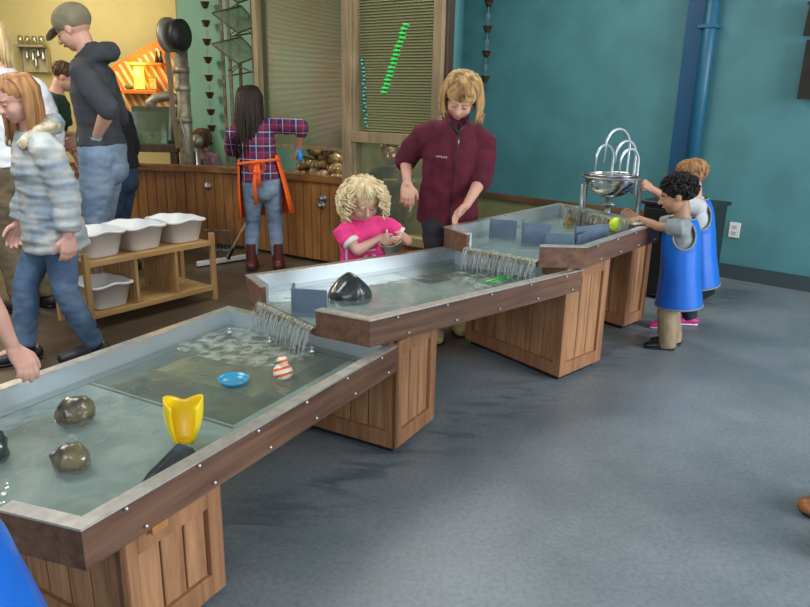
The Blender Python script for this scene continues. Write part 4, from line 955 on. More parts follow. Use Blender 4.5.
for k, px in enumerate((21, 28, 35, 42)):
    c = Py(px, 45, ry-.05); o = MB().lathe((c.x, ry-.05, a_.z+.015), [(.001, 0), (.035, 0), (.04, .06), (.03, .12), (.024, .12), (.03, .06), (.001, .01)], 14).build('glass_jar', glass_mat('jar_glass', (.8, .8, .6), .3, .2, (.5, .5, .35)) if k == 0 else MATS['jar_glass'], smooth=True, loc=(c.x, ry-.05, a_.z))
    tag(o, ['leftmost', 'second from left', 'third from left', 'rightmost'][k]+' clear jar on top of the grey wall rack', 'jar', 'clear jars on the wall rack')
#PEOPLE#
# ------------------------------------------------------------------ people
def skinm(name, c): return mat(name, c, .5, var=.06, vscale=14, bump=.03, bscale=120)
SK1 = skinm('fair_skin', (.62, .34, .24)); SK2 = skinm('tan_skin', (.42, .22, .13)); SK3 = skinm('pink_skin', (.66, .36, .28))
EYEW = mat('eye_white', (.7, .68, .65), .3); IRIS = mat('iris_dark', (.03, .02, .015), .2); LIP = mat('lip_pink', (.45, .14, .12), .45)
def hairm(name, c1, c2): return mat(name, c1, .58, spec=.3, col2=c2, vscale=30, stretch=(1, 1, .18), bump=.35, bscale=70)
PROP = {'adult': dict(hip=.505, waist=.61, chest=.72, sh=.815, neck=.855, L=.135, shw=.112, hw=.050, ua=.172, fa=.150, hand=.105, bulk=1.0),
        'teen': dict(hip=.49, waist=.60, chest=.705, sh=.80, neck=.838, L=.150, shw=.108, hw=.050, ua=.168, fa=.147, hand=.103, bulk=1.0),
        'child': dict(hip=.455, waist=.565, chest=.665, sh=.755, neck=.795, L=.190, shw=.112, hw=.055, ua=.155, fa=.135, hand=.098, bulk=1.14),
        'toddler': dict(hip=.42, waist=.54, chest=.635, sh=.72, neck=.765, L=.198, shw=.112, hw=.058, ua=.150, fa=.130, hand=.095, bulk=1.22)}
def ik(S, T, a, b, hint):
    d = T-S; L_ = d.length
    if L_ > (a+b)*.985: T = S+d*((a+b)*.985/L_); d = T-S; L_ = d.length
    d.normalize(); x = (a*a-b*b+L_*L_)/(2*L_); y = math.sqrt(max(0, a*a-x*x)); h = hint-d*hint.dot(d); h = h.normalized() if h.length > 1e-6 else d.orthogonal().normalized()
    return S+d*x+h*y, T
def hand(mb, W, d, n, L_, curl, s, wr):
    """wrist W, finger direction d, palm facing n, thumb side s"""
    d = d.normalized(); n = (n-d*n.dot(d)).normalized(); s = (s-d*s.dot(d)); s = (s-n*s.dot(n)).normalized()
    kn = []; k_r = .085*L_
    for i, (o, kl) in enumerate(((.20, .50), (.07, .52), (-.06, .50), (-.185, .46))):
        K = W+d*kl*L_+s*o*L_; kn.append(K)
        mb.tube([W+s*o*.5*L_-d*.02*L_, W+d*.25*L_+s*o*.9*L_, K], [(wr*.72, wr*.6), (.10*L_, .105*L_), (k_r, .085*L_)], side=s, n=8, rnd=True)
    for i, (fl, K) in enumerate(zip((.43, .48, .45, .35), kn)):
        p = K; dd = (d+s*(.10, .02, -.06, -.15)[i]).normalized(); pts = [K-dd*.05*L_]; cu = curl*(1+.12*i)
        for j, seg in enumerate((.46, .31, .23)):
            ax = dd.cross(n).normalized(); dd = Matrix.Rotation(cu*(.8, 1.0, .7)[j], 3, ax) @ dd; p = p+dd*fl*seg*L_; pts.append(p)
        mb.tube(pts, [k_r*.84, k_r*.80, k_r*.72, k_r*.58], n=8, rnd=True)
    T0 = W+d*.14*L_+s*.16*L_; t1 = (d*.62+s*.75+n*.25).normalized(); T1_ = T0+t1*.22*L_; t2 = (d*.9+s*.35+n*(.25+curl*.4)).normalized(); T2_ = T1_+t2*.19*L_; T3_ = T2_+(t2+n*curl*.3-s*.15).normalized()*.15*L_
    mb.tube([T0, T1_, T2_, T3_], [.115*L_, .092*L_, .078*L_, .06*L_], n=8, rnd=True)

def person(label, x, y, face, H, kind='adult', lean=(0, 0), head=(0, 0, 0), arms=None, feet=None, skin=SK1, top=None, pants=None, shoes=None, hair=None, sag=0, group=None, face_on=True, hs=1.0):
    P = PROP[kind]; bk = P['bulk']; f = Vector((math.cos(R(face)), math.sin(R(face)), 0)); r = Vector((f.y, -f.x, 0)); u = Vector((0, 0, 1))
    root = thing('person', label, 'person', (x, y, 0), R(face)-math.pi/2, group); O = Vector((x, y, 0))
    sp_ = (u+f*math.tan(R(lean[0]))+r*math.tan(R(lean[1]))).normalized(); hipc = O+u*P['hip']*H
    rl = (r-sp_*r.dot(sp_)).normalized(); fl = sp_.cross(rl)*1.0; fl = fl if fl.dot(f) > 0 else -fl
    def S(fr, side=0, fwd=0): return hipc+sp_*((fr-P['hip'])*H)+rl*side*H+fl*fwd*H
    nb = S(P['neck']); L_ = P['L']*H*hs
    Mh = Matrix((r, f, u)).transposed()
    Mh = Mh @ Matrix.Rotation(R(head[0]), 3, 'Z') @ Matrix.Rotation(R(head[2]), 3, 'Y') @ Matrix.Rotation(-R(head[1]), 3, 'X')
    hup = Mh @ Vector((0, 0, 1)); hf = Mh @ Vector((0, 1, 0))
    base = nb+(sp_*.5+hup*.5).normalized()*{'toddler': .16, 'child': .17}.get(kind, .24)*L_
    hc = base+hup*.40*L_+hf*.10*L_
    def HP(a_, b_, c_): return hc+Mh @ Vector((a_, b_, c_))*L_
    J = dict(root=root, S=S, HP=HP, Mh=Mh, hc=hc, L=L_, f=f, r=rl, r0=r, u=u, H=H, P=P, sp=sp_, fl=fl)
    m = MB()
    # torso
    def ring(fr, rx, ry, fwd=0): return (S(fr, 0, fwd), (rx*H*bk, ry*H*bk))
    secs = [ring(P['hip']-.035, .075, .060), ring(P['hip']+.03, .094, .068), ring(P['waist'], .078, .055), ring(P['chest'], .092, .064), ring(P['sh']-.03, .080, .052), ring(P['sh']+.004, .050, .040), ring(P['neck'], .036*1.05, .036)]
    m.tube([a_[0] for a_ in secs], [a_[1] for a_ in secs], side=rl, n=18, rnd=True)
    nr = .245*L_ if kind == 'adult' else .22*L_
    m.tube([S(P['sh']), nb, HP(0, -.12, -.22), HP(0, -.12, -.05)], [nr*1.15, nr, nr*.95, nr*.8], n=14)
    # head
    m.ell(HP(0, -.07, .13), (.375*L_, .44*L_, .375*L_), Mh, 20, 12)
    jw = .315 if kind == 'adult' else .33
    m.ell(HP(0, .09, -.13), (jw*L_, .29*L_, .33*L_), Mh, 18, 10); m.ell(HP(0, .20, -.37), (.12*L_, .11*L_, .09*L_), Mh)
    for sd in (-1, 1):
        m.ell(HP(.145*sd, .20, -.14), .145*L_*(1.12 if kind in ('child', 'toddler') else 1), Mh); m.ell(HP(.375*sd, -.04, -.03), (.035*L_, .085*L_, .125*L_), Mh, 10, 8)
    m.ell(HP(0, .27, .10), (.25*L_, .10*L_, .07*L_), Mh)
    m.tube([HP(0, .37, .06), HP(0, .41, -.04), HP(0, .455, -.125)], [.028*L_, .038*L_, .055*L_], n=8, rnd=True)
    m.ell(HP(.045, .39, -.14), .038*L_, Mh, 8, 6); m.ell(HP(-.045, .39, -.14), .038*L_, Mh, 8, 6)
    m.ell(HP(0, .345, -.255), (.095*L_, .045*L_, .038*L_), Mh, 10, 6)
    # arms
    J['arm'] = {}
    arms = arms or {}
    for sd, nm in ((-1, 'L'), (1, 'R')):
        a_ = arms.get(nm, {}); Sh = S(P['sh']-.012, P['shw']*bk**.5*sd)
        T = a_.get('t'); T = Vector(T) if T is not None else Sh+(-u*.97+rl*sd*.16+f*.14).normalized()*(P['ua']+P['fa'])*H*.97
        E, T = ik(Sh, T, P['ua']*H, P['fa']*H, Vector(a_.get('hint', (-f*.6-u*.5+rl*sd*.35))))
        ra = .029*H*bk**.8
        m.tube([S(P['sh']-.03, P['shw']*.5*sd), S(P['sh']-.022, P['shw']*.85*sd).lerp(E, .05), Sh.lerp(E, .35), E], [ra*.85, ra*.90, ra*.98, ra*.80], n=12, rnd=True)
        m.tube([E, E.lerp(T, .3), E.lerp(T, .75), T], [ra*.82, ra*.84, ra*.62, ra*.55], n=12, rnd=True)
        d = Vector(a_.get('d', (T-E).normalized())); n_ = Vector(a_.get('n', -rl*sd)); th = Vector(a_.get('s', f))
        if abs(d.normalized().dot(th.normalized())) > .9: th = u
        hand(m, T, d, n_, P['hand']*H, R(a_.get('curl', 22)), th, ra*.55)
        J['arm'][nm] = (Sh, E, T)
    # legs
    feet = feet or ((-.055, .0), (.055, .02)); J['leg'] = []
    for sd, (fx, fy) in zip((-1, 1), feet):
        Hp = hipc+rl*P['hw']*sd*H; An = O+r*fx*H+f*fy*H+u*.045*H
        tl = (P['hip']-.045)*.515*H; sl_ = (P['hip']-.045)*.50*H
        K, An2 = ik(Hp, An, tl, sl_, f)
        m.tube([Hp+u*.02*H, Hp.lerp(K, .4), K], [.052*H*bk, .046*H*bk, .034*H*bk], n=12, rnd=True)
        m.tube([K, K.lerp(An2, .35), An2], [.034*H*bk, .033*H*bk, .021*H*bk], n=12, rnd=True)
        m.tube([An2-f*.02*H-u*.015*H, An2+f*.045*H-u*.022*H, An2+f*.10*H-u*.03*H], [.022*H, .022*H, .014*H], n=10, rnd=True)
        J['leg'].append((Hp, K, An2))
    vox = .0042*H**.6
    body = fuse(m, vox, 3); mesh_obj('body', body, skin, root, True)
    # face details
    if face_on:
        for sd in (-1, 1):
            if head[1] < 18:
                MB().ell(HP(.135*sd, .328, .0), (.052*L_, .034*L_, .026*L_), Mh, 12, 8).build('eye', EYEW, root, True)
                eo = COL.objects[-1]
                MB().ell(HP(.135*sd, .350, -.004), (.024*L_, .016*L_, .022*L_), Mh, 10, 6).build('iris', IRIS, eo, True)
            else:
                MB().tube([HP(.078*sd, .358, -.012), HP(.135*sd, .372, -.024), HP(.192*sd, .342, -.014)], [.004*L_, .008*L_, .004*L_], n=6).build('eyelashes', IRIS, root, True)
            MB().tube([HP(.065*sd, .372, .075), HP(.135*sd, .372, .095), HP(.21*sd, .335, .075)], [.010*L_, .014*L_, .008*L_], n=6).build('eyebrow', hair['m'] if hair else IRIS, root, True)
            MB().ell(HP(.135*sd, .325, .010 if head[1] >= 18 else .020), (.060*L_, .042*L_, (.034 if head[1] >= 18 else .018)*L_), Mh, 12, 8).build('eyelid', skin, root, True)
        MB().tube([HP(-.09, .355, -.262), HP(-.04, .385, -.250), HP(.04, .385, -.250), HP(.09, .355, -.262)], [.010*L_, .022*L_, .022*L_, .010*L_], n=8, rnd=True).build('lips', LIP, root, True)
    # clothes
    if pants:
        m = MB(); mg = pants.get('mg', .010)
        m.tube([S(P['hip']-.03), S(P['hip']+.03), S(P['waist']-.03)], [(.080*H*bk+mg, .066*H*bk+mg), (.097*H*bk+mg, .071*H*bk+mg), (.088*H*bk+mg, .064*H*bk+mg)], side=rl, n=18)
        m.ell(S(P['hip']-.045), (.086*H*bk+mg, .070*H*bk+mg, .055*H*bk+mg), Matrix((rl, fl, sp_)).transposed())
        for (Hp, K, An) in J['leg']:
            end = An.lerp(K, pants.get('cut', -.02))
            m.tube([Hp+u*.01*H, Hp.lerp(K, .45), K], [.054*H*bk+mg, .048*H*bk+mg, .037*H*bk+mg], n=14, rnd=True)
            m.tube([K, K.lerp(end, .4), end], [.037*H*bk+mg, .035*H*bk+mg*1.1, .029*H*bk+mg*pants.get('flare', 1.1)], n=14)
        o = mesh_obj(pants.get('name', 'trousers'), fuse(m, pants.get('vox', .0085), 3, folds=pants.get('folds', .006), fscale=14, fst=(1, 1, 1.6)), pants['m'], root, True)
    if shoes:
        for (Hp, K, An) in J['leg']:
            m = MB(); g = O*0+Vector((An.x, An.y, .0)); hh = shoes.get('h', .05)*H; fw2 = f
            m.tube([g-f*.030*H+u*.026*H, g+f*.02*H+u*.028*H, g+f*.075*H+u*.024*H, g+f*.115*H+u*.018*H], [(.030*H, .026*H), (.031*H, .028*H), (.034*H, .024*H), (.026*H, .018*H)], side=r, n=14, rnd=True)
            ank = An if An.z > hh else An
            m.tube([g+u*.03*H, Vector((An.x, An.y, 0)).lerp(Vector((ank.lerp(K, .3).x, ank.lerp(K, .3).y, 0)), .5)+u*hh], [.033*H, .031*H], n=14)
            so = mesh_obj('shoe', fuse(m, .005, 3), shoes['m'], root, True)
            s2 = MB(); s2.tube([g-f*.040*H+u*.008*H, g+f*.02*H+u*.008*H, g+f*.075*H+u*.008*H, g+f*.120*H+u*.008*H], [(.030*H, .008*H), (.031*H, .008*H), (.036*H, .008*H), (.026*H, .008*H)], side=r, n=14, rnd=True).build('sole', shoes.get('sole', BLACKP), so, True)
    if top:
        m = MB(); mg = top.get('mg', .014); z0 = top.get('hem', P['hip']+.0); fl_ = top.get('flare', 0)
        zz = [z0, (z0+P['waist'])/2, P['waist'], P['chest'], P['sh']-.02, P['sh']+.015, P['neck']-.005]
        rx = [.098+fl_, .094+fl_*.5, .086, .096, .082, .054, .042]; ry = [.074+fl_, .070+fl_*.5, .062, .068, .056, .046, .040]; mf = [1, 1, 1, .9, .5, .35, .3]
        m.tube([S(a_) for a_ in zz], [((a_*bk)*H+mg*q_, (b_*bk)*H+mg*q_) for a_, b_, q_ in zip(rx, ry, mf)], side=rl, n=20)
        sl_ = top.get('sleeve', (1.9, 1.9)); sl_ = sl_ if isinstance(sl_, tuple) else (sl_, sl_)
        for nm, q in zip(('L', 'R'), sl_):
            Sh, E, T = J['arm'][nm]; ra = .030*H*bk**.8; sd = -1 if nm == 'L' else 1; sm = top.get('smg', mg)
            if q <= 1:
                m.tube([S(P['sh']-.015, P['shw']*.30*sd), S(P['sh']-.012, P['shw']*.70*sd), Sh.lerp(E, .12), Sh.lerp(E, q)], [ra*1.0+sm*.6, ra*1.15+sm*.8, ra*1.15+sm, ra*1.15+sm*1.5], n=14)
            else:
                e_ = E.lerp(T, q-1)
                m.tube([S(P['sh']-.015, P['shw']*.30*sd), S(P['sh']-.012, P['shw']*.70*sd), Sh.lerp(E, .14), Sh.lerp(E, .5), E], [ra*1.0+sm*.5, ra*1.15+sm*.6, ra*1.12+sm*.85, ra*1.05+sm, ra*.95+sm], n=14, rnd=True)
                m.tube([E, E.lerp(e_, .5), e_], [ra*.95+sm, ra*.88+sm, ra*.74+sm*.9], n=14)
        if top.get('hood'):
            m.tube([S(P['neck']-.02, -.045, -.02), S(P['neck']+.0, -.03, -.055), S(P['neck']+.005, .0, -.075), S(P['neck']+.0, .03, -.055), S(P['neck']-.02, .045, -.02)], [.026*H, .032*H, .036*H, .032*H, .026*H], n=12, rnd=True)
            m.tube([S(P['neck']-.02, -.045, .01), S(P['neck']+.015, -.03, -.02), S(P['neck']+.02, 0, -.03), S(P['neck']+.015, .03, -.02), S(P['neck']-.02, .045, .01)], [.02*H]*5, n=12, rnd=True)
        if top.get('collar'):
            m.tube([S(P['neck']-.03, 0, 0), S(P['neck']+.022, 0, -.004)], [(.052*H, .050*H), (.043*H, .043*H)], side=rl, n=20)
        J['top'] = mesh_obj(top.get('name', 'jacket'), fuse(m, top.get('vox', .008), 7, folds=top.get('folds', .006), fscale=top.get('fs', 12), fst=top.get('fst', (1, 1, 1.5))), top['m'], root, True)
    if hair: make_hair(J, **hair)
    return J

def make_hair(J, m, style='short', length=.25, n=80, seed=1, vol=1.0, amin=62, push=0):
    HP, Mh, L_, root = J['HP'], J['Mh'], J['L'], J['root']; rnd = random.Random(seed); mb = MB()
    mb.ell(HP(0, -.115, .175), (.405*L_*vol, .455*L_*vol, .375*L_*vol), Mh, 24, 14)
    def cap(az, el, k=1.0):     # az 0 = front, el up
        return HP(.415*vol*k*math.sin(az)*math.cos(el), -.10+.455*vol*k*math.cos(az)*math.cos(el), .165+.385*vol*k*math.sin(el))
    dn = Vector((0, 0, -1))
    if style in ('long', 'bob'):
        for i in range(n):
            az = R(rnd.uniform(amin, 360-amin))
            if i % 5 == 0: az = R(rnd.choice((-1, 1))*rnd.uniform(amin-8, amin+18))
            ln = length*rnd.uniform(.82, 1.08); w = L_*rnd.uniform(.035, .065)
            p0 = cap(az*.6 if az < math.pi else 2*math.pi-(2*math.pi-az)*.6, R(rnd.uniform(60, 80)), .98); p1 = cap(az, R(35), 1.03); p2 = cap(az, R(-5), 1.06)
            out = (p2-J['hc']); out.z = 0; out = out.normalized() if out.length > 0 else J['f']
            p3 = p2+dn*ln*.40+out*.02*L_-J['f']*push*L_*(1 if out.dot(J['f']) < .2 else 0); p4 = p3+dn*ln*.35-out*(.04*L_ if style == 'bob' else .02*L_); p5 = p4+dn*ln*.25+out*rnd.uniform(-.08, .12)*L_
            jit = Vector((rnd.uniform(-1, 1), rnd.uniform(-1, 1), 0))*.03*L_
            mb.tube([p0, p1, p2+jit*.3, p3+jit, p4+jit, p5+jit*1.5], [w*.5, w, w, w*.95, w*.7, w*.15], n=6)
        for i in range(12):   # fringe over the brow
            az = R(rnd.uniform(-42, 42)); p1 = cap(az, R(60)); p2 = cap(az, R(30), 1.0); p3 = cap(az*1.25, R(rnd.uniform(10, 18)), .99); mb.tube([p1, p2, p3], [L_*.02, L_*.030, L_*.006], n=6)
    elif style == 'short':
        for i in range(n):
            az = R(rnd.uniform(0, 360)); el0 = R(rnd.uniform(20, 80)); fr = abs(((az+math.pi) % (2*math.pi))-math.pi); lim = 28 if fr < R(55) else (2 if fr < R(100) else -28)
            el1 = max(R(lim), el0-R(45)); w = L_*rnd.uniform(.03, .05)
            mb.tube([cap(az, el0, 1.0), cap(az+rnd.uniform(-.1, .1), (el0+el1)/2, 1.02), cap(az+rnd.uniform(-.25, .25), el1, 1.03)], [w*.5, w, w*.2], n=6)
    elif style == 'curly':
        for i in range(n):
            az = R(rnd.uniform(0, 360)); fr = abs(((az+math.pi) % (2*math.pi))-math.pi); lim = 20 if fr < R(60) else (-8 if fr < R(105) else -38)
            el = R(rnd.uniform(lim, 88)); c = cap(az, el, rnd.uniform(1.0, 1.07)); rr_ = L_*rnd.uniform(.045, .07); a1 = Vector((rnd.uniform(-1, 1), rnd.uniform(-1, 1), rnd.uniform(-1, 1))).normalized(); b1 = a1.orthogonal().normalized()
            pts = [c+(a1*math.cos(t_)+b1*math.sin(t_))*rr_ for t_ in [k*.9 for k in range(7)]]; mb.tube(pts, [rr_*.45]*6+[rr_*.15], n=6)
    elif style == 'toddler':
        for i in range(n):
            az = R(rnd.uniform(48, 312)); p1 = cap(az, R(rnd.uniform(25, 75)), 1.0); p2 = cap(az, R(rnd.uniform(-15, 40)), rnd.uniform(1.04, 1.18)); out = (p2-J['hc']); out.z = 0; out.normalize(); sd = out.cross(Vector((0, 0, 1)))
            ln = length*rnd.uniform(.5, 1.1); pts = [p1, p2]; ph = rnd.uniform(0, 6)
            for k in range(1, 9):
                t_ = k/8; pts.append(p2+dn*ln*t_+out*L_*(.16*math.sin(t_*2.5)+.06*math.sin(ph+k*1.7)+rnd.uniform(-.015, .015))+sd*L_*(.07*math.cos(ph+k*1.7)+.06*t_*math.sin(ph)))
            w = L_*rnd.uniform(.014, .026); mb.tube(pts, [w]+[w*1.1]*7+[w*.7, w*.3], n=6)
        for i in range(30):
            az = R(rnd.uniform(-50, 50)); mb.tube([cap(az, R(75)), cap(az*1.3, R(50), 1.02), cap(az*1.9, R(30), 1.02), cap(az*2.3, R(rnd.uniform(5, 22)), 1.04)], [L_*.02, L_*.026, L_*.02, L_*.006], n=6)
    mb.build('hair', m, root, True)

DENIM = mat('denim', (.055, .105, .19), .8, col2=(.13, .21, .32), vscale=5, bump=.15, bscale=120)
DENIML = mat('pale_denim', (.13, .20, .29), .8, col2=(.24, .32, .42), vscale=4, bump=.15, bscale=120)
DENIMD = mat('dark_denim', (.012, .022, .045), .8, var=.3, vscale=6)
GINGER = hairm('ginger_hair', (.20, .085, .03), (.48, .24, .09)); BLOND = hairm('blond_hair', (.42, .28, .11), (.76, .57, .30)); DBLOND = hairm('dark_blond_hair', (.17, .085, .03), (.58, .36, .15))
BRUN = hairm('brown_hair', (.05, .025, .012), (.12, .06, .03)); DARKH = hairm('dark_hair', (.008, .006, .005), (.03, .018, .012)); TODH = hairm('toddler_hair', (.50, .36, .18), (.86, .69, .43))
def px_at(px, y, z=0.9):
    d = ray(px, 300); return 0
def stand(px, y):      # x of a standing point seen at column px about chest height
    lo = Py(px, 200, y); return lo.x

# plaid cloth
def plaid():
    m = bpy.data.materials.new('plaid_flannel'); m.use_nodes = True; nt = m.node_tree; b = nt.nodes['Principled BSDF']; L = nt.links.new
    tc = nt.nodes.new('ShaderNodeTexCoord'); mp = nt.nodes.new('ShaderNodeMapping'); mp.inputs['Rotation'].default_value = (0, 0, 0); L(tc.outputs['Object'], mp.inputs[0]); s = nt.nodes.new('ShaderNodeSeparateXYZ'); L(mp.outputs[0], s.inputs[0])
    def band(sock, per, off, w):
        a = nt.nodes.new('ShaderNodeMath'); a.operation = 'MULTIPLY_ADD'; a.inputs[1].default_value = 1/per; a.inputs[2].default_value = off; L(sock, a.inputs[0])
        f = nt.nodes.new('ShaderNodeMath'); f.operation = 'FRACT'; L(a.outputs[0], f.inputs[0]); c = nt.nodes.new('ShaderNodeMath'); c.operation = 'LESS_THAN'; c.inputs[1].default_value = w; L(f.outputs[0], c.inputs[0]); return c.outputs[0]
    col = (.020, .018, .085, 1); cur = None
    def mixc(fac, colr, amt):
        nonlocal cur
        x = nt.nodes.new('ShaderNodeMix'); x.data_type = 'RGBA'; mm = nt.nodes.new('ShaderNodeMath'); mm.operation = 'MULTIPLY'; mm.inputs[1].default_value = amt; L(fac, mm.inputs[0]); L(mm.outputs[0], x.inputs[0])
        if cur is None: x.inputs[6].default_value = col
        else: L(cur, x.inputs[6])
        x.inputs[7].default_value = (*colr, 1); cur = x.outputs[2]
    for ax in (0, 2):
        mixc(band(s.outputs[ax], .105, .1, .42), (.22, .015, .05), .5)
    for ax in (0, 2):
        mixc(band(s.outputs[ax], .105, .33, .07), (.60, .50, .56), .6); mixc(band(s.outputs[ax], .105, .78, .05), (.42, .09, .14), .5)
    L(cur, b.inputs['Base Color']); b.inputs['Roughness'].default_value = .85; return m
PLAID = plaid()
def camo():
    return mat('mottled_puffer_cloth', (.23, .30, .37), .5, col2=(.56, .55, .49), vscale=7, stretch=(1, 1, 1.5), bump=.3, bscale=18)

# A: the girl in the mottled blue jacket, front left
ga = Pz(52, 362, 0)
JA = person('girl in a mottled pale blue hooded jacket and jeans walking beside the lowest table', -1.84, 3.60, 222, 1.47, 'teen', lean=(5, 0), head=(14, 20, 0),
  arms={'L': dict(t=Py(74, 258, 3.44), hint=(.3, .3, -.2), curl=30, n=(-.6, .6, 0), s=(-1, 0, 0)), 'R': dict()}, feet=((-.05, -.08), (.06, .13)), skin=SK3,
  top=dict(m=camo(), name='jacket', hem=.42, mg=.036, smg=.030, hood=True, sleeve=1.92, folds=.011, fs=9, fst=(.6, .6, 2.6), flare=.01), pants=dict(m=DENIM, name='jeans'), shoes=dict(m=mat('black_boot', (.01, .01, .012), .5), h=.12), hair=dict(m=GINGER, style='long', length=.26, n=130, seed=3, amin=84))
# fur edge of the hood
fe = MB(); S = JA['S']
fe.tube([S(.79, -.075, .055), S(.825, -.075, .0), S(.84, -.04, -.06), S(.845, 0, -.08), S(.84, .04, -.06), S(.825, .075, 0), S(.79, .075, .055)], [.03, .034, .036, .036, .036, .034, .03], n=12, rnd=True)
mesh_obj('hood_fur', fuse(fe, .008, 2, folds=.004, fscale=45), mat('cream_fleece', (.52, .44, .30), .95, var=.3, vscale=40), JA['top'], True)

# B: blonde person behind her
xb = Py(14, 120, 4.45).x
person('blonde person in a pale coat and brown trousers, behind the girl in the mottled jacket', xb, 4.45, 150, 1.80, 'adult', lean=(8, 0), head=(0, 20, 0), skin=SK1,
  top=dict(m=mat('pale_coat', (.68, .69, .69), .8, var=.12), name='coat', hem=.52, mg=.03, sleeve=1.9, folds=.008), pants=dict(m=mat('brown_corduroy', (.15, .11, .06), .9, var=.3), mg=.02), shoes=dict(m=BLACKP), hair=dict(m=BLOND, style='long', length=.24, n=90, seed=5))

# C: man in cap
xc = Py(100, 120, 4.95).x; HC = 1.93
JC = person('tall man in a khaki cap, dark grey hoodie and pale jeans behind the white tubs', xc, 4.95, 184, HC, 'adult', lean=(3, 0), head=(-3, 26, 0), skin=SK1,
  arms={'L': dict(t=Py(96, 138, 4.80), hint=(.7, -.4, -.2), curl=35), 'R': dict(t=Py(84, 138, 5.05))},
  top=dict(m=mat('charcoal_fleece', (.045, .048, .055), .95, var=.15, vscale=10), name='hoodie', hem=.545, mg=.015, sleeve=(1.16, 1.9), hood=True, folds=.009, fs=8), pants=dict(m=DENIML, name='jeans', mg=.02), shoes=dict(m=mat('brown_shoe', (.06, .035, .02), .5)), hair=dict(m=BRUN, style='short', n=50, seed=8, vol=.92))
HP = JC['HP']; L_ = JC['L']; KH = mat('khaki_cap', (.22, .19, .12), .85, var=.12, vscale=20)
c = MB(); c.ell(HP(0, -.10, .23), (.440*L_, .505*L_, .40*L_), JC['Mh'], 26, 14)
c.tube([HP(0, .25, .20), HP(0, .45, .17), HP(0, .62, .10), HP(0, .70, .05)], [(.33*L_, .025*L_), (.31*L_, .022*L_), (.24*L_, .02*L_), (.12*L_, .015*L_)], side=JC['Mh'] @ Vector((1, 0, 0)), n=20, rnd=True)
mesh_obj('cap', fuse(c, .006, 2), KH, JC['root'], True)
MB().ell(HP(0, .36, .36), (.10*L_, .03*L_, .07*L_), JC['Mh'], 12, 8).build('cap_badge', DARKW, JC['root'], True)

# D: man bending behind
xd = Py(37, 100, 6.1).x
person('brown haired man in a dark green shirt bending over beyond the man in the cap', xd, 6.1, 12, 1.66, 'adult', lean=(16, 0), head=(0, 30, 0), skin=SK1,
  top=dict(m=mat('dark_green_cotton', (.02, .06, .035), .9, var=.2), name='shirt', hem=.52, mg=.02, sleeve=.7, folds=.006), pants=dict(m=DENIMD), shoes=dict(m=BLACKP), hair=dict(m=BRUN, style='short', n=70, seed=9))
# E: person in black
xe = Py(119, 150, 5.55).x
person('person in a black top and dark jeans half hidden behind the man in the cap', xe, 5.55, 172, 1.56, 'adult', lean=(6, 0), head=(0, 20, 0), skin=SK1,
  top=dict(m=mat('black_cotton', (.010, .011, .016), .9), name='sweater', hem=.53, mg=.026, folds=.006), pants=dict(m=mat('navy_denim', (.02, .045, .09), .8, var=.3, vscale=6), name='jeans'), shoes=dict(m=BLACKP), hair=dict(m=BRUN, style='short', n=60, seed=19))

# F: woman in plaid
hx = Py(297, 150, 5.75)
JF = person('long haired woman seen from behind in a plaid shirt, orange apron and blue jeans', -1.18, 5.72, 98, 1.47, 'teen', lean=(6, -7), head=(12, 22, -4), skin=SK2,
  arms={'R': dict(t=Py(298, 150, 5.80), hint=(1, -.35, .05), curl=60, n=(-.6, .3, 0)), 'L': dict(t=(-1.28, 6.02, .95), hint=(-1, -.3, -.2))},
  feet=((-.075, 0), (.075, 0)), top=dict(m=PLAID, name='plaid_shirt', hem=.50, mg=.018, sleeve=(1.6, 1.35), folds=.006), pants=dict(m=DENIML, name='jeans', mg=.010, cut=.12, flare=.6), shoes=dict(m=mat('oxblood_boot', (.10, .018, .012), .4), h=.15), hair=dict(m=DARKH, style='long', length=.46, n=170, seed=11, push=.32), face_on=False)
S = JF['S']; H = JF['H']; ORA = mat('orange_apron', (.90, .13, .01), .7)
ap = MB(); 
def shell(mb, J, secs, a0, a1, th=.006, n=20):
    """curved cloth sheet around the trunk: secs = [(frac height, rx, ry)], angles in degrees from the person's right, 90 = front"""
    S = J['S']; H = J['H']; bk = J['P']['bulk']; g = []
    for (fr, rx, ry) in secs:
        c0, c1 = [], []
        for k in range(n+1):
            a_ = R(a0+(a1-a0)*k/n)
            c0.append(S(fr, rx*bk*math.cos(a_), ry*bk*math.sin(a_))); c1.append(S(fr, (rx*bk+th/H)*math.cos(a_), (ry*bk+th/H)*math.sin(a_)))
        g.append((c0, c1))
    bm = mb.bm; V = [([bm.verts.new(p) for p in a_], [bm.verts.new(p) for p in b_]) for a_, b_ in g]
    for i in range(len(V)-1):
        for k in range(n):
            for q in (0, 1): bm.faces.new((V[i][q][k], V[i][q][k+1], V[i+1][q][k+1], V[i+1][q][k]))
        for k in (0, n): bm.faces.new((V[i][0][k], V[i+1][0][k], V[i+1][1][k], V[i][1][k]))
    for i in (0, len(V)-1):
        for k in range(n): bm.faces.new((V[i][0][k], V[i][1][k], V[i][1][k+1], V[i][0][k+1]))
    return mb
a_root = JF['root']
shell(ap, JF, [(.31, .150, .115), (.42, .138, .108), (.52, .125, .098), (.60, .112, .088), (.63, .108, .086)], -32, 205, n=30).build('apron', ORA, a_root, True); ao = COL.objects[-1]
ap = MB(); k = 26; ws = [S(.605, .118*math.cos(R(t_)), .094*math.sin(R(t_))) for t_ in range(-180-30, -30+190, 12)]
ap.tube(ws+[ws[0]], [(.012, .004)]*(len(ws)+1), side=(0, 0, 1), n=8).build('apron_tie', ORA, ao, True)
kb = S(.605, -.0, -.108)
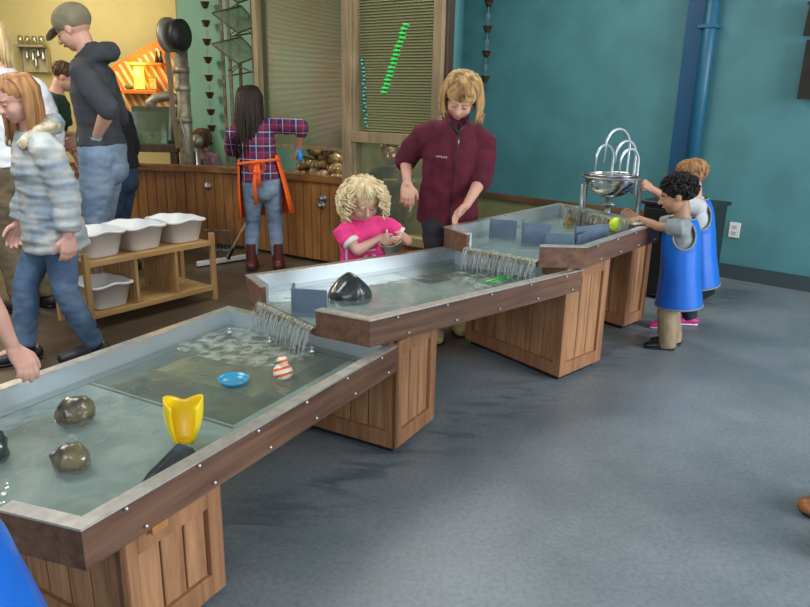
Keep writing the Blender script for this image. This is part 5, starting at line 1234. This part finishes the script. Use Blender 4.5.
for sd in (-1, 1):
    lp = [kb+JF['r']*(sd*.055*math.sin(t_)*1.0+sd*.01)+Vector((0, -.01, -.050*(1-math.cos(t_))*.9)) for t_ in [k*math.pi*2/10 for k in range(11)]]
    MB().tube(lp, [(.009, .003)]*11, n=6).build('apron_bow', ORA, ao, True)
for sd, ln in ((-.014, .34), (.004, .20)):
    MB().tube([kb+JF['r']*sd, kb+JF['r']*sd*2+Vector((0, -.012, -ln*.5)), kb+JF['r']*(sd*1.6)+Vector((0, -.004, -ln))], [(.014, .004), (.015, .004), (.017, .004)], side=JF['r'], n=8).build('apron_tie_end', ORA, ao, True)
hF = JF['arm']['R'][2]
m = MB(); m.tube([hF+Vector((-.02, .03, .03)), hF+Vector((.01, .0, -.005)), hF+Vector((.015, 0, -.07))], [.016, .026, .022], n=12, rnd=True)
o = m.build('spray_bottle', mat('blue_bottle', (.01, .22, .62), .35), smooth=True, loc=tuple(hF)); tag(o, 'small blue bottle in the raised hand of the woman in plaid', 'bottle')

# G: child far behind the counter with a grey scope
xg = Py(204, 140, 7.55).x
JG = person('small dark haired child behind the far end of the wooden counter', xg, 7.55, -115, 1.06, 'child', head=(0, 15, 0), skin=SK2,
  top=dict(m=mat('mauve_cotton', (.16, .09, .12), .9, var=.4, vscale=12), name='shirt', hem=.44, mg=.012, sleeve=.8), pants=dict(m=DENIMD), shoes=dict(m=BLACKP), hair=dict(m=BRUN, style='bob', length=.10, n=60, seed=12))
p = Py(197, 141, 7.3); t = thing('viewer_scope', 'round grey metal viewer on a post in front of the far child', 'viewer', (p.x, p.y, 0))
Mv = Matrix.Rotation(R(80), 3, 'X'); MB().lathe(p, [(.001, -.05), (.05, -.05), (.065, -.02), (.065, .02), (.04, .05), (.001, .05)], 18, M=Mv).build('viewer_head', mat('pale_metal', (.35, .33, .24), .4, .6), t, True)
MB().tube([(p.x, p.y, 0), (p.x, p.y, p.z-.05)], [.025, .025], n=12).build('post', STEELD, t, True)

# H: toddler
bw = Pz(391, 246, .655)
JH = person('curly blond toddler in a pink shirt holding a metal bowl over the middle table', -.24, 3.80, -66, 1.04, 'toddler', lean=(9, 4), head=(-8, 30, 4), skin=SK3,
  arms={'R': dict(t=bw+Vector((-.060, .040, .035)), hint=(-.8, -.2, -.5), curl=48, n=(.8, .2, -.3), s=(0, 0, 1), d=(.7, -.5, -.25)), 'L': dict(t=bw+Vector((.045, .060, .045)), hint=(.8, .1, -.6), curl=48, n=(-.8, -.3, 0), s=(0, 0, 1), d=(.0, -.8, -.2))},
  top=dict(m=mat('hot_pink_cotton', (.86, .045, .24), .8, var=.12, vscale=16), name='pink_shirt', hem=.40, mg=.012, smg=.010, sleeve=.55, folds=.004, fs=20, vox=.006, flare=.012), pants=dict(m=mat('white_leggings', (.6, .55, .55), .9)), shoes=dict(m=mat('pink_shoe', (.6, .1, .2), .5)), hair=dict(m=TODH, style='toddler', length=.10, n=420, seed=14, vol=1.04))
for nm in ('L', 'R'):
    Sh, E, T = JH['arm'][nm]; q = Sh.lerp(E, .50); q2 = Sh.lerp(E, .68); MB().tube([q, q2], [.046, .050], n=16).build('sleeve_cuff', mat('white_cuff', (.80, .74, .70), .85), JH['top'], True)
# white printing on the shirt front
S = JH['S']; bkH = 1.25
for k, (a0, a1, fr) in enumerate(((74, 106, .655), (78, 88, .60), (93, 103, .60), (80, 101, .57))):
    pass
PRN = mat('white_print', (.82, .66, .70), .8)
def front_pt(J, ang, fr, off=.012):
    bk = J['P']['bulk']; rx = .098*bk+off/J['H']; ry = .073*bk+off/J['H']
    return J['S'](fr, rx*math.cos(R(ang)), ry*math.sin(R(ang)))
def print_line(J, pts, rad, name='shirt_print', m=None):
    MB().tube([front_pt(J, a_, fr, .021) for a_, fr in pts], [(rad, .003)]*len(pts), side=(0, 0, 1) if abs(pts[0][1]-pts[-1][1]) < .01 else tuple(J['r']), n=6).build(name, m or PRN, J['top'], True)
for a0 in (78, 96):     # two rounded digits
    cc = a0+4; pts = [(cc+6*math.cos(R(t_)), .555+.032*math.sin(R(t_))) for t_ in range(0, 361, 30)]
    MB().tube([front_pt(JH, a_, fr, .020) for a_, fr in pts], [.0045]*len(pts), n=6).build('shirt_print', PRN, JH['top'], True)
print_line(JH, [(74, .612), (84, .616), (94, .616), (104, .612)], .006)
for sd in (38, 142):
    print_line(JH, [(sd, .70), (sd, .60), (sd, .50), (sd, .43)], .006)
t = thing('metal_bowl', 'small steel bowl in the hands of the blond toddler', 'bowl', tuple(bw))
Mt = Matrix.Rotation(R(-12), 3, 'Y') @ Matrix.Rotation(R(14), 3, 'X')
MB().lathe(bw, [(.001, -.026), (.040, -.026), (.053, -.014), (.060, .024), (.064, .027), (.058, .027), (.051, -.010), (.001, -.021)], 26, M=Mt).build('bowl_body', mat('brushed_bowl', (.50, .47, .38), .3, 1), t, True)

# I: woman in maroon fleece
MAR = mat('maroon_fleece', (.095, .008, .022), .95, var=.18, vscale=20, bump=.15, bscale=160)
hr = Py(407, 184, 4.16); hl_ = Py(466, 206, 4.02)
JI = person('smiling blonde woman in a maroon fleece jacket standing behind the highest table', .25, 4.30, -88, 1.53, 'adult', hs=1.13, lean=(11, -3), head=(-6, 36, -10), skin=SK1,
  arms={'R': dict(t=hr, hint=(-.35, 1, -.1), curl=22, n=(-.2, 1, 0), s=(.9, 0, -.1), d=(.05, -.10, -1)), 'L': dict(t=hl_, hint=(.7, 1, -.3), curl=24, n=(-.2, -.5, -.8), s=(-.2, -.7, .5), d=(-.65, -.30, -.60))},
  feet=((-.06, .03), (.045, .13)), top=dict(m=MAR, name='fleece_jacket', hem=.44, mg=.044, smg=.028, sleeve=(1.10, 1.22), collar=True, folds=.010, fs=7), pants=dict(m=mat('black_trousers', (.012, .012, .02), .8)), shoes=dict(m=mat('tan_shoe', (.45, .36, .16), .6, var=.3)), hair=dict(m=DBLOND, style='bob', length=.13, n=190, seed=16, amin=70, vol=1.07))
S = JI['S']; 
def ipt(fr, side, off): return S(fr, side, off)
MB().tube([ipt(.845, -.004, .050), ipt(.80, -.003, .082), ipt(.72, -.002, .1005), ipt(.61, 0, .096), ipt(.50, 0, .105), ipt(.44, 0, .108)], [(.004, .004)]*6, n=6).build('zip', mat('dark_zip', (.02, .004, .008), .5), JI['top'], True)
MB().tube([ipt(.80, -.004, .086), ipt(.775, -.004, .094)], [.004, .005], n=6).build('zip_pull', STEELD, JI['top'], True)
# small stitched name patch: short light strokes
for k in range(7):
    a_ = ipt(.728+.0012*math.sin(k*2.1), .036+.0062*k, .098-.0010*k); MB().tube([a_+Vector((0, 0, -.004)), a_+Vector((.001, 0, .005))], [.0024, .0024], n=6).build('stitching', mat('pale_thread', (.60, .45, .48), .8), JI['top'], True)
MB().tube([ipt(.865, -.036, .0), ipt(.842, -.024, .040), ipt(.815, 0, .060), ipt(.842, .024, .040), ipt(.865, .036, .0)], [.014]*5, n=10, rnd=True).build('undershirt', BLACKP, JI['root'], True)

# blue play aprons
BLU = mat('blue_vinyl', (.004, .14, .62), .38, var=.06, vscale=6, coat=.2); PIP = mat('grey_piping', (.25, .27, .22), .7)
def play_apron(J, z_lo=.27, flare=.012):
    bk = J['P']['bulk']; S = J['S']; H = J['H']; root = J['root']; sh = J['P']['sh']
    prof = [(z_lo, .112+flare, .094+flare), (.45, .106+flare*.4, .088), (.60, .102, .084), (sh-.09, .101, .082), (sh-.03, .094, .074), (sh+.004, .076, .064), (sh+.022, .056, .054)]
    def rad(z):
        for (a, b, c), (d, e, f_) in zip(prof, prof[1:]):
            if z <= d: q = (z-a)/(d-a); return b+(e-b)*q, c+(f_-c)*q
        return prof[-1][1:]
    bm = bmesh.new(); NA, NZ = 120, 70; ac, za, zb = R(36), .085, sh-.052; g = []
    z_hi = sh+.022
    def pt(z, a_):
        rx, ry = rad(z); w = .005*noise.noise(Vector((math.cos(a_)*2.2, math.sin(a_)*2.2, z*1.5+H*7)))*(1 if z < .6 else .3)
        return S(z, (rx*bk+.013/H+w)*math.cos(a_), (ry*bk+.013/H+w)*math.sin(a_))
    def inside(z, a_):
        for c in (0, math.pi):
            d = (a_-c+math.pi) % (2*math.pi)-math.pi
            if ((z-zb)/za)**2+(d/ac)**2 < 1: return True
        return False
    for i in range(NZ+1):
        z = z_lo+(z_hi-z_lo)*i/NZ; g.append([bm.verts.new(pt(z, 2*math.pi*k/NA)) for k in range(NA)])
    for i in range(NZ):
        for k in range(NA):
            if not inside(z_lo+(z_hi-z_lo)*(i+.5)/NZ, 2*math.pi*(k+.5)/NA): bm.faces.new((g[i][k], g[i][(k+1) % NA], g[i+1][(k+1) % NA], g[i+1][k]))
    loose = [v for v in bm.verts if not v.link_faces]; bmesh.ops.delete(bm, geom=loose, context='VERTS')
    bmesh.ops.recalc_face_normals(bm, faces=list(bm.faces)); bmesh.ops.solidify(bm, geom=list(bm.faces), thickness=.003)
    ao = mesh_obj('play_apron', bm, BLU, root, True)
    for c in (0, math.pi):
        pts = [pt(zb+za*math.sin(t_), c+ac*math.cos(t_)) for t_ in [k*math.pi/15 for k in range(31)]]
        MB().tube(pts, [.0055]*31, n=6).build('piping', PIP, ao, True)
    MB().tube([pt(z_lo, R(t_)) for t_ in range(0, 361, 10)], [.005]*37, n=6).build('piping', PIP, ao, True)
    MB().tube([pt(z_hi, R(t_)) for t_ in range(0, 361, 10)], [.005]*37, n=6).build('piping', PIP, ao, True)

BLACKH = hairm('black_hair', (.004, .0035, .003), (.014, .011, .009))
# J: boy
bl_ = Pz(616, 226, .70)
JJ = person('curly black haired boy in a blue play apron and khaki trousers at the highest table', 1.60, 3.98, 168, 1.00, 'child', hs=1.08, lean=(5, 0), head=(-4, 14, 0), skin=SK2,
  arms={'L': dict(t=bl_+Vector((.075, -.01, .060)), hint=(.1, -.5, -1), curl=40, n=(0, .2, -1), s=(0, 1, 0), d=(-1, .1, -.35)), 'R': dict(t=bl_+Vector((.12, .07, .05)), hint=(0, .5, -1), curl=30)},
  feet=((-.055, .03), (.05, -.02)), top=dict(m=mat('grey_tee', (.26, .29, .30), .9, var=.15, vscale=20), name='grey_shirt', hem=.42, mg=.010, sleeve=.62, folds=.004, vox=.006), pants=dict(m=mat('khaki_cloth', (.33, .25, .15), .9, var=.1), mg=.014, vox=.006, cut=-.15), shoes=dict(m=mat('black_shoe', (.01, .011, .015), .3), h=.05), hair=dict(m=BLACKH, style='curly', n=420, seed=21, vol=1.04))
play_apron(JJ)
o = MB().ell(bl_+Vector((0, 0, .01)), (.042, .040, .042), u=20, v=12).build('ball', mat('lime_rubber', (.62, .80, .02), .45), smooth=True, loc=tuple(bl_)); tag(o, 'lime green ball in the hand of the curly haired boy', 'ball')
# K: girl
hk = Py(637, 184, 4.42)
JK = person('light haired girl in a blue play apron reaching for the steel bowl, behind the boy', 1.84, 4.38, 175, 1.08, 'child', lean=(8, 0), head=(-3, 14, 0), skin=SK1,
  arms={'R': dict(t=hk+Vector((.03, .02, 0)), hint=(0, .4, -1), curl=35), 'L': dict(t=hk+Vector((.035, -.03, -.01)), hint=(.2, -.3, -1), curl=45, n=(0, .6, -.6), s=(0, 0, 1))},
  feet=((-.05, .10), (.05, -.04)), top=dict(m=mat('white_tee', (.55, .56, .58), .9, var=.1), name='white_shirt', hem=.42, mg=.012, sleeve=.55, folds=.004, vox=.006), pants=dict(m=DENIMD, mg=.012, vox=.006), shoes=dict(m=mat('magenta_shoe', (.55, .02, .22), .5), h=.05, sole=mat('white_sole', (.7, .7, .7), .6)), hair=dict(m=hairm('auburn_hair', (.22, .10, .04), (.50, .28, .12)), style='short', n=120, seed=23, vol=1.03))
play_apron(JK)

# L: child with floral shirt and apron, bottom left
def floral():
    m = bpy.data.materials.new('lime_floral_cloth'); m.use_nodes = True; nt = m.node_tree; b = nt.nodes['Principled BSDF']; L = nt.links.new
    tc = nt.nodes.new('ShaderNodeTexCoord'); v = nt.nodes.new('ShaderNodeTexVoronoi'); v.inputs['Scale'].default_value = 17; L(tc.outputs['Object'], v.inputs['Vector'])
    r = nt.nodes.new('ShaderNodeValToRGB'); e = r.color_ramp.elements; e[0].position = .0; e[0].color = (.80, .45, .50, 1); e[1].position = .38; e[1].color = (.42, .50, .06, 1)
    q = r.color_ramp.elements.new(.10); q.color = (.75, .03, .16, 1); q = r.color_ramp.elements.new(.33); q.color = (.70, .03, .15, 1); r.color_ramp.interpolation = 'CONSTANT'
    L(v.outputs['Distance'], r.inputs[0]); L(r.outputs[0], b.inputs['Base Color']); b.inputs['Roughness'].default_value = .8; return m
FLOR = floral()
xl = Py(-44, 500, .98).x
JL = person('child in a blue apron and lime floral shirt, cut off by the picture edge', xl, .98, 18, .98, 'child', lean=(-12, -2), head=(0, 0, 0), skin=SK3,
  arms={'L': dict(t=(xl-.02, 1.12, .38)), 'R': dict(t=(xl+.11, .85, .33), hint=(-.8, -.5, -.4))}, top=dict(m=FLOR, name='floral_shirt', hem=.40, mg=.014, sleeve=1.75, folds=.003, vox=.006), pants=dict(m=DENIM), shoes=dict(m=BLACKP), hair=dict(m=BRUN, style='bob', length=.12, n=80, seed=27))
play_apron(JL, flare=.045)
# M: child reaching over the left wall of the low table
hm = Pz(15, 350, .60)
person('bare armed person at the left picture edge reaching into the lowest table', -1.60, 2.00, 22, 1.30, 'teen', lean=(33, 0), head=(0, 0, 0), skin=SK3,
  arms={'R': dict(t=hm, hint=(.5, .2, 1), curl=30, n=(0, 0, -1), s=(0, 1, 0), d=(.55, -.25, -.60)), 'L': dict(t=(-1.62, 2.25, .55))}, top=dict(m=mat('tan_tee', (.40, .33, .22), .9), name='tan_shirt', hem=.42, mg=.012, sleeve=.4, vox=.008), pants=dict(m=DENIM), shoes=dict(m=BLACKP), hair=dict(m=BRUN, style='short', n=60, seed=31))
# N: person at right edge, only a boot toe shows
person('person at the right picture edge, only the toe of a brown leather boot showing', 1.60, 2.07, 183, 1.62, 'adult', skin=SK1, feet=((-.06, .02), (.09, -.03)),
  top=dict(m=mat('navy_knit', (.03, .04, .08), .9), name='sweater', mg=.02), pants=dict(m=DENIM, name='jeans'), shoes=dict(m=mat('brown_leather', (.30, .11, .03), .4, var=.3, vscale=20), h=.10), hair=dict(m=BRUN, style='short', n=60, seed=33))
# O: child behind the lower pane
xo = Py(391, 160, 6.1).x
JO = person('fair haired child in a dark shirt with yellow print behind the lower window pane', xo, 6.12, -85, 1.06, 'child', head=(-20, 5, 0), skin=SK3,
  top=dict(m=mat('slate_tee', (.05, .055, .05), .9), name='printed_shirt', hem=.42, mg=.014, sleeve=.6, vox=.007), pants=dict(m=DENIMD), shoes=dict(m=BLACKP), hair=dict(m=DBLOND, style='short', n=100, seed=35))
YP = mat('yellow_print', (.65, .50, .10), .8)
for k in range(6):
    MB().tube([front_pt(JO, 112-9*k, .685, .020), front_pt(JO, 109-9*k, .70, .020), front_pt(JO, 106-9*k, .685, .020)], [.005]*3, n=6).build('shirt_print', YP, JO['top'], True)
